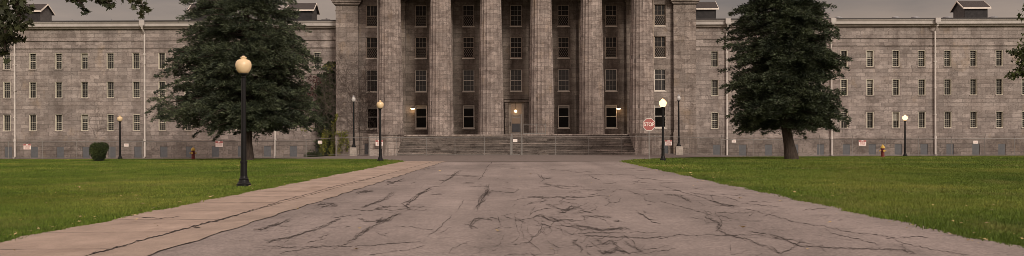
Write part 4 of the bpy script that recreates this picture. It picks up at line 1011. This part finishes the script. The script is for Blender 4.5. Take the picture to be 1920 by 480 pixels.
cm = [cl(-60, 10, 75, 300, YM), cl(-20, 70, 40, 160, YM+.3), cl(8, 20, 34, 150, YM), cl(28, 45, 24, 80, YM-.3), cl(12, 70, 22, 64, YM), cl(38, 72, 11, 16, YM), cl(6, 98, 13, 24, YM+.2), cl(14, 116, 5, 4, YM), cl(45, 18, 17, 40, YM), cl(58, 40, 7, 8, YM),
      cl(25, -15, 30, 110, YM), cl(70, -28, 26, 80, YM), cl(100, -25, 24, 70, YM), cl(52, -5, 10, 16, YM), cl(128, -8, 14, 26, YM), cl(150, 4, 12, 20, YM), cl(160, 20, 7, 8, YM), cl(163, -10, 20, 40, YM), cl(192, -6, 20, 50, YM), cl(200, 6, 12, 20, YM), cl(212, 10, 6, 6, YM),
      cl(225, -22, 22, 50, YM), cl(240, -4, 11, 16, YM), cl(258, 2, 12, 18, YM), cl(272, 12, 9, 12, YM), cl(266, 27, 7, 8, YM), cl(250, 12, 7, 6, YM), cl(278, 20, 4, 3, YM), cl(195, -60, 60, 150, YM+.6), cl(280, -60, 50, 110, YM+.4)]
tl = (-13.6, 15.2, 0.0); rb = random.Random(4)
bk = [((-13.6+rb.uniform(-3.2, 3.4), 15.6+rb.uniform(-3, 3), rb.uniform(4.4, 9.5)), rb.uniform(.7, 1.2), 170) for _ in range(26)]
lm_ = [[(-13.5,15.2,3.4), (-11.8,15.1,4.2), pxp(-60, -8, YM), pxp(10, -25, YM), pxp(90, -32, YM), pxp(160, -22, YM), pxp(215, -18, YM), pxp(262, -4, YM), pxp(270, 14, YM)],
       [pxp(-60, -8, YM), pxp(-20, 20, YM), pxp(10, 50, YM), pxp(10, 95, YM)], [pxp(10, -25, YM), pxp(32, 5, YM), pxp(40, 60, YM)], [pxp(110, -30, YM), pxp(145, -8, YM), pxp(158, 16, YM)], [pxp(160, -22, YM), pxp(190, -6, YM), pxp(208, 8, YM)],
       [(-13.5,15.2,4.8), (-12,14.6,6.2), (-10.8,14.2,7.4)], [(-13.5,15.2,4.2), (-15,16,5.6), (-16,16.8,7)]]
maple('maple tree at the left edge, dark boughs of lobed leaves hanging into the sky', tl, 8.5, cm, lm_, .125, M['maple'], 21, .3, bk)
YR = 32.0
cm = [cl(1915, 100, 14, 60, YR), cl(1900, 99, 9, 26, YR), cl(1893, 97, 4, 6, YR), cl(1912, 138, 13, 60, YR), cl(1897, 143, 10, 34, YR), cl(1935, 120, 34, 260, YR), cl(1918, 125, 9, 26, YR), cl(1965, 80, 50, 400, YR), cl(1975, 20, 60, 420, YR)]
tr_ = (X(2040, YR), YR, 0.0)
bk = [((tr_[0]+rb.uniform(-1.0, 3.4), 32+rb.uniform(-3, 3), rb.uniform(4.6, 10)), rb.uniform(.8, 1.2), 150) for _ in range(20)]
lm_ = [[(tr_[0],YR,3.0), pxp(1990, 100, YR), pxp(1945, 112, YR), pxp(1915, 104, YR), pxp(1896, 99, YR)], [pxp(1945, 112, YR), pxp(1920, 135, YR), pxp(1896, 145, YR)]]
maple('maple tree at the right edge, only a tuft of green leaves in view', tr_, 9, cm, lm_, .15, M['maple2'], 22, .28, bk)

# ------------------------------------------------------------------ bush and vines
def leafblob(V, Fc, nv, rg, cnt, fn, size):
    for k in range(cnt):
        p = fn(rg); d = rg.normal(size=3); d /= np.linalg.norm(d); w = np.cross(d, rg.normal(size=3)); w /= np.linalg.norm(w); s = size*rg.uniform(.6, 1.3)
        V.append(np.array([p, p+d*s*.5+w*s*.32, p+d*s, p+d*s*.5-w*s*.32])); Fc.append(np.arange(4)+nv); nv += 4
    return nv
x0 = X(184.5, 60); b = empty('clipped_bush', (x0, 60, 0)); tag(b, 'rounded dark green clipped bush narrowing to its stem on the left lawn', 'bush')
V, Fc, nv = [], [], 0; rg = np.random.default_rng(31)
def fb(rg):
    z = rg.uniform(.10, 1.40); R_ = np.interp(z, [.08, .3, .6, .95, 1.2, 1.38], [.28, .42, .56, .66, .64, .46]); a = rg.uniform(0, 2*pi); q = rg.random()**.35
    R_ *= 1+.08*sin(3*a+z*5)+.05*sin(7*a); return np.array([cos(a)*R_*q+.05*z, sin(a)*R_*q, z])
nv = leafblob(V, Fc, nv, rg, 9000, fb, .085); npmesh('crown', np.concatenate(V), np.stack(Fc), M['yew'], b)
mb = MB(); mb.tube([(0,0,-.05), (.02,0,.5)], [.09, .06], 8); 
for a in range(6): mb.tube([(.0,0,.1), (cos(a)*.3, sin(a)*.3, .7)], [.04, .015], 6)
mb.build('stem', M['bark'], b)
# dark ivy mass in the corner between wing and block
V, Fc, nv = [], [], 0; rg = np.random.default_rng(32)
vr = empty('ivy', (X(600, 90), 90, -.4)); tag(vr, 'tall dark ivy with yellowing shoots climbing the corner between left wing and central block', 'climbing plant'); base = np.array(vr.location)
def fi(rg):
    y = rg.uniform(118, 296); l = np.interp(y, [115, 140, 175, 215, 250, 296], [621, 604, 592, 586, 596, 592]); r = np.interp(y, [115, 150, 250, 296], [629, 631, 631, 630])
    l += 5*sin(y*.25)+3*sin(y*.61); x = l+(r-l)*rg.random()**.75; d = .25+.9*rg.random()*min(1, (y-105)/80); return np.array(pxp(x, y-1, YW-d))-base
nv = leafblob(V, Fc, nv, rg, 15000, fi, .20); npmesh('foliage', np.concatenate(V), np.stack(Fc), M['ivy'], vr)
V, Fc, nv = [], [], 0
sh = [((602, 292), (606, 262), (613, 246), 5, 900), ((622, 292), (626, 262), (628, 230), 5, 1100), ((634, 285), (640, 262), (648, 250), 6, 420), ((628, 245), (630, 225), (631, 215), 2.5, 160), ((650, 262), (654, 270), (650, 282), 3, 110), ((606, 126), (616, 132), (626, 122), 5, 130), ((585, 240), (570, 252), (566, 240), 3, 60), ((640, 252), (628, 248), (620, 250), 4, 160)]
for a, m_, c, w, n in sh:
    def fs_(rg, a=a, m_=m_, c=c, w=w):
        t = rg.random(); x = (1-t)**2*a[0]+2*t*(1-t)*m_[0]+t*t*c[0]; y = (1-t)**2*a[1]+2*t*(1-t)*m_[1]+t*t*c[1]; yy = 88.5 if x > 630 else 89.6
        return np.array(pxp(x+rg.normal()*w*.6, y+rg.normal()*w*.5, yy-rg.uniform(0, .3)))-base
    nv = leafblob(V, Fc, nv, rg, n, fs_, .17)
npmesh('yellow_foliage', np.concatenate(V), np.stack(Fc), M['ivy_y'], vr)
V, Fc, nv = [], [], 0
def fr(rg):
    a = rg.uniform(0, 2*pi); q = rg.random()**.6; return np.array(pxp(585+22*q*cos(a), 168+30*q*sin(a), YW-rg.uniform(.05, .45)))-base
nv = leafblob(V, Fc, nv, rg, 600, fr, .2); npmesh('red_foliage', np.concatenate(V), np.stack(Fc), M['ivy_r'], vr)
mb = MB(); rd = random.Random(8)
def vine(p0, y0, steps, Yv, r=.022, a0=pi/2, dep=0):
    p = list(p0); a = a0; P = [Vector(pxp(p[0], p[1], y0(p[0])))-Vector(base)]
    for i in range(steps):
        a += rd.uniform(-.45, .45)+(a0-a)*.1; p[0] += cos(a)*4.2; p[1] -= sin(a)*4.2
        if p[1] < 25 or not (560 < p[0] < 707): break
        P.append(Vector(pxp(p[0], p[1], y0(p[0])))-Vector(base))
        if dep < 3 and rd.random() < .28: vine(tuple(p), y0, int(steps*.55), Yv, r*.7, a+rd.choice((-1, 1))*rd.uniform(.5, 1.0), dep+1)
    if len(P) > 2: mb.tube(P, [r*(1-.7*i/len(P)) for i in range(len(P))], 4, cap=False)
yv = lambda x: YP-.05 if x < 674 else YE-.06
for x in (632, 640, 648, 655, 664, 670, 678, 682, 690): vine((x, 288 if x < 676 else 262), yv, 34, 0)
mb.build('bare_vines', M['vine_stem'], vr)
mb = MB(); yv2 = lambda x: YW-.05
def vine2(x, y, n, lo, hi, r=.009, a=pi/2, dep=0, root=None):
    p = [x, y]; P = [Vector(pxp(x, y, YW-.04))]; 
    for i in range(n):
        a += rd.uniform(-.5, .5)+(pi/2-a)*.08; p[0] += cos(a)*3.2; p[1] -= sin(a)*3.2
        P.append(Vector(pxp(p[0], p[1], YW-.04)))
        if dep < 3 and rd.random() < .25: vine2(p[0], p[1], int(n*.5), lo, hi, r*.7, a+rd.choice((-1, 1))*rd.uniform(.5, 1.1), dep+1)
    if len(P) > 2: mb.tube(P, r, 4, cap=False)
for x, n in ((176, 20), (182, 16), (190, 14), (205, 12), (285, 12), (555, 22), (560, 26), (570, 18), (612, 18)): vine2(x, 262, n, 0, 0)
bv = mb.build('bare_vine', M['vine_stem']); tag(bv, 'leafless brown vine stems clinging to the left wing wall above the basement', 'climbing plant')
b = empty('low_shrub', (X(588, 85.5), 85.5, -.4)); tag(b, 'low dark shrub at the foot of the ivy behind the fence', 'shrub'); V, Fc, nv = [], [], 0
def fl(rg):
    a = rg.uniform(0, 2*pi); q = rg.random()**.4; zz = abs(rg.normal())*.30; return np.array([cos(a)*q*1.1*(1-zz*.5), sin(a)*q*.6, min(zz, .85)])
nv = leafblob(V, Fc, nv, rg, 2500, fl, .14); npmesh('crown', np.concatenate(V), np.stack(Fc), M['ivy'], b)

# ------------------------------------------------------------------ grass and fallen leaves
def blades(name, regs, seed):
    rg = np.random.default_rng(seed); P = []
    for x0, x1, y0, y1, n, h, w in regs:
        x = rg.uniform(x0, x1, n); y = rg.uniform(y0, y1, n); P.append(np.stack([x, y, np.full(n, h), np.full(n, w)], 1))
    P = np.concatenate(P); x, y = P[:, 0], P[:, 1]
    lft = x < LW+wav(y, .4, .05)+.09*rg.normal(size=len(x)); rgt = x > RE+wav(y, 1.3, .05)-.10*np.abs(rg.normal(size=len(x)))
    so_ = np.interp(x, [p[0] for p in SE], [p[1] for p in SE]); keep = (lft | rgt) & (y < so_)
    vis = np.abs(x) < y*.68+1.5; keep &= vis; P = P[keep]; x, y = P[:, 0], P[:, 1]; n = len(x)
    z = g(x, y); a = rg.uniform(0, 2*pi, n); h = P[:, 2]*rg.uniform(.5, 1.25, n); w = P[:, 3]*rg.uniform(.6, 1.3, n)
    dx, dy = np.cos(a)*w, np.sin(a)*w; lx, ly = rg.normal(size=n)*h*.45, rg.normal(size=n)*h*.45
    V = np.stack([np.stack([x-dx, y-dy, z-.005], 1), np.stack([x+dx, y+dy, z-.005], 1), np.stack([x+lx, y+ly, z+h], 1)], 1).reshape(-1, 3)
    o = npmesh(name, V, np.arange(n*3).reshape(n, 3), M['blade']); return o
gr = blades('grass', [(-20, -7.9, 9, 22, 150000, .055, .010), (-34, -7.9, 20, 40, 150000, .06, .016), (-45, -7.9, 38, 70, 130000, .07, .03), (-8.7, -7.95, 9, 57, 30000, .08, .012),
     (7, 18, 9, 22, 110000, .055, .010), (7, 34, 20, 40, 150000, .06, .016), (7, 55, 38, 78, 130000, .07, .03), (7.1, 7.8, 9, 57, 26000, .075, .012)], 5)
tag(gr, 'short green grass of the lawns', 'grass', kind='stuff')
rg = np.random.default_rng(77); V = []; Fc = []; nv = 0; n5 = len(LEAF)
spots = []
for _ in range(800):
    y = 9+50*rg.random()**1.6
    s = rg.random()
    if s < .40: x = LW-abs(rg.normal())*5 if rg.random() < .6 else LW-abs(rg.normal())*.4
    elif s < .88: x = RE+abs(rg.normal())*4.5 if rg.random() < .6 else RE+rg.normal()*.5
    else: x = rg.uniform(LW, RE)
    spots.append((x, y))
for x, y in spots:
    gz = float(g(x, y))+(.06 if (x < LW or x > RE) else (.058 if x < LS else .016)); s = rg.uniform(.02, .045) if rg.random() < .85 else rg.uniform(.06, .10)
    rot = np.array(Matrix.Rotation(rg.uniform(0, 2*pi), 3, 'Z') @ Matrix.Rotation(rg.normal()*.25, 3, 'X'))
    L3 = np.concatenate([(LEAF-np.array([0, .4]))*s*1.3, np.abs(LEAF[:, :1])*.3*s], 1)@rot.T+np.array([x, y, gz+.01]); V.append(L3); Fc.append(np.arange(n5)+nv); nv += n5
lv = npmesh('fallen_leaves', np.concatenate(V), np.stack(Fc), M['fallen']); tag(lv, 'pale and brown fallen leaves scattered over lawn edges and paving', 'leaves', kind='stuff')
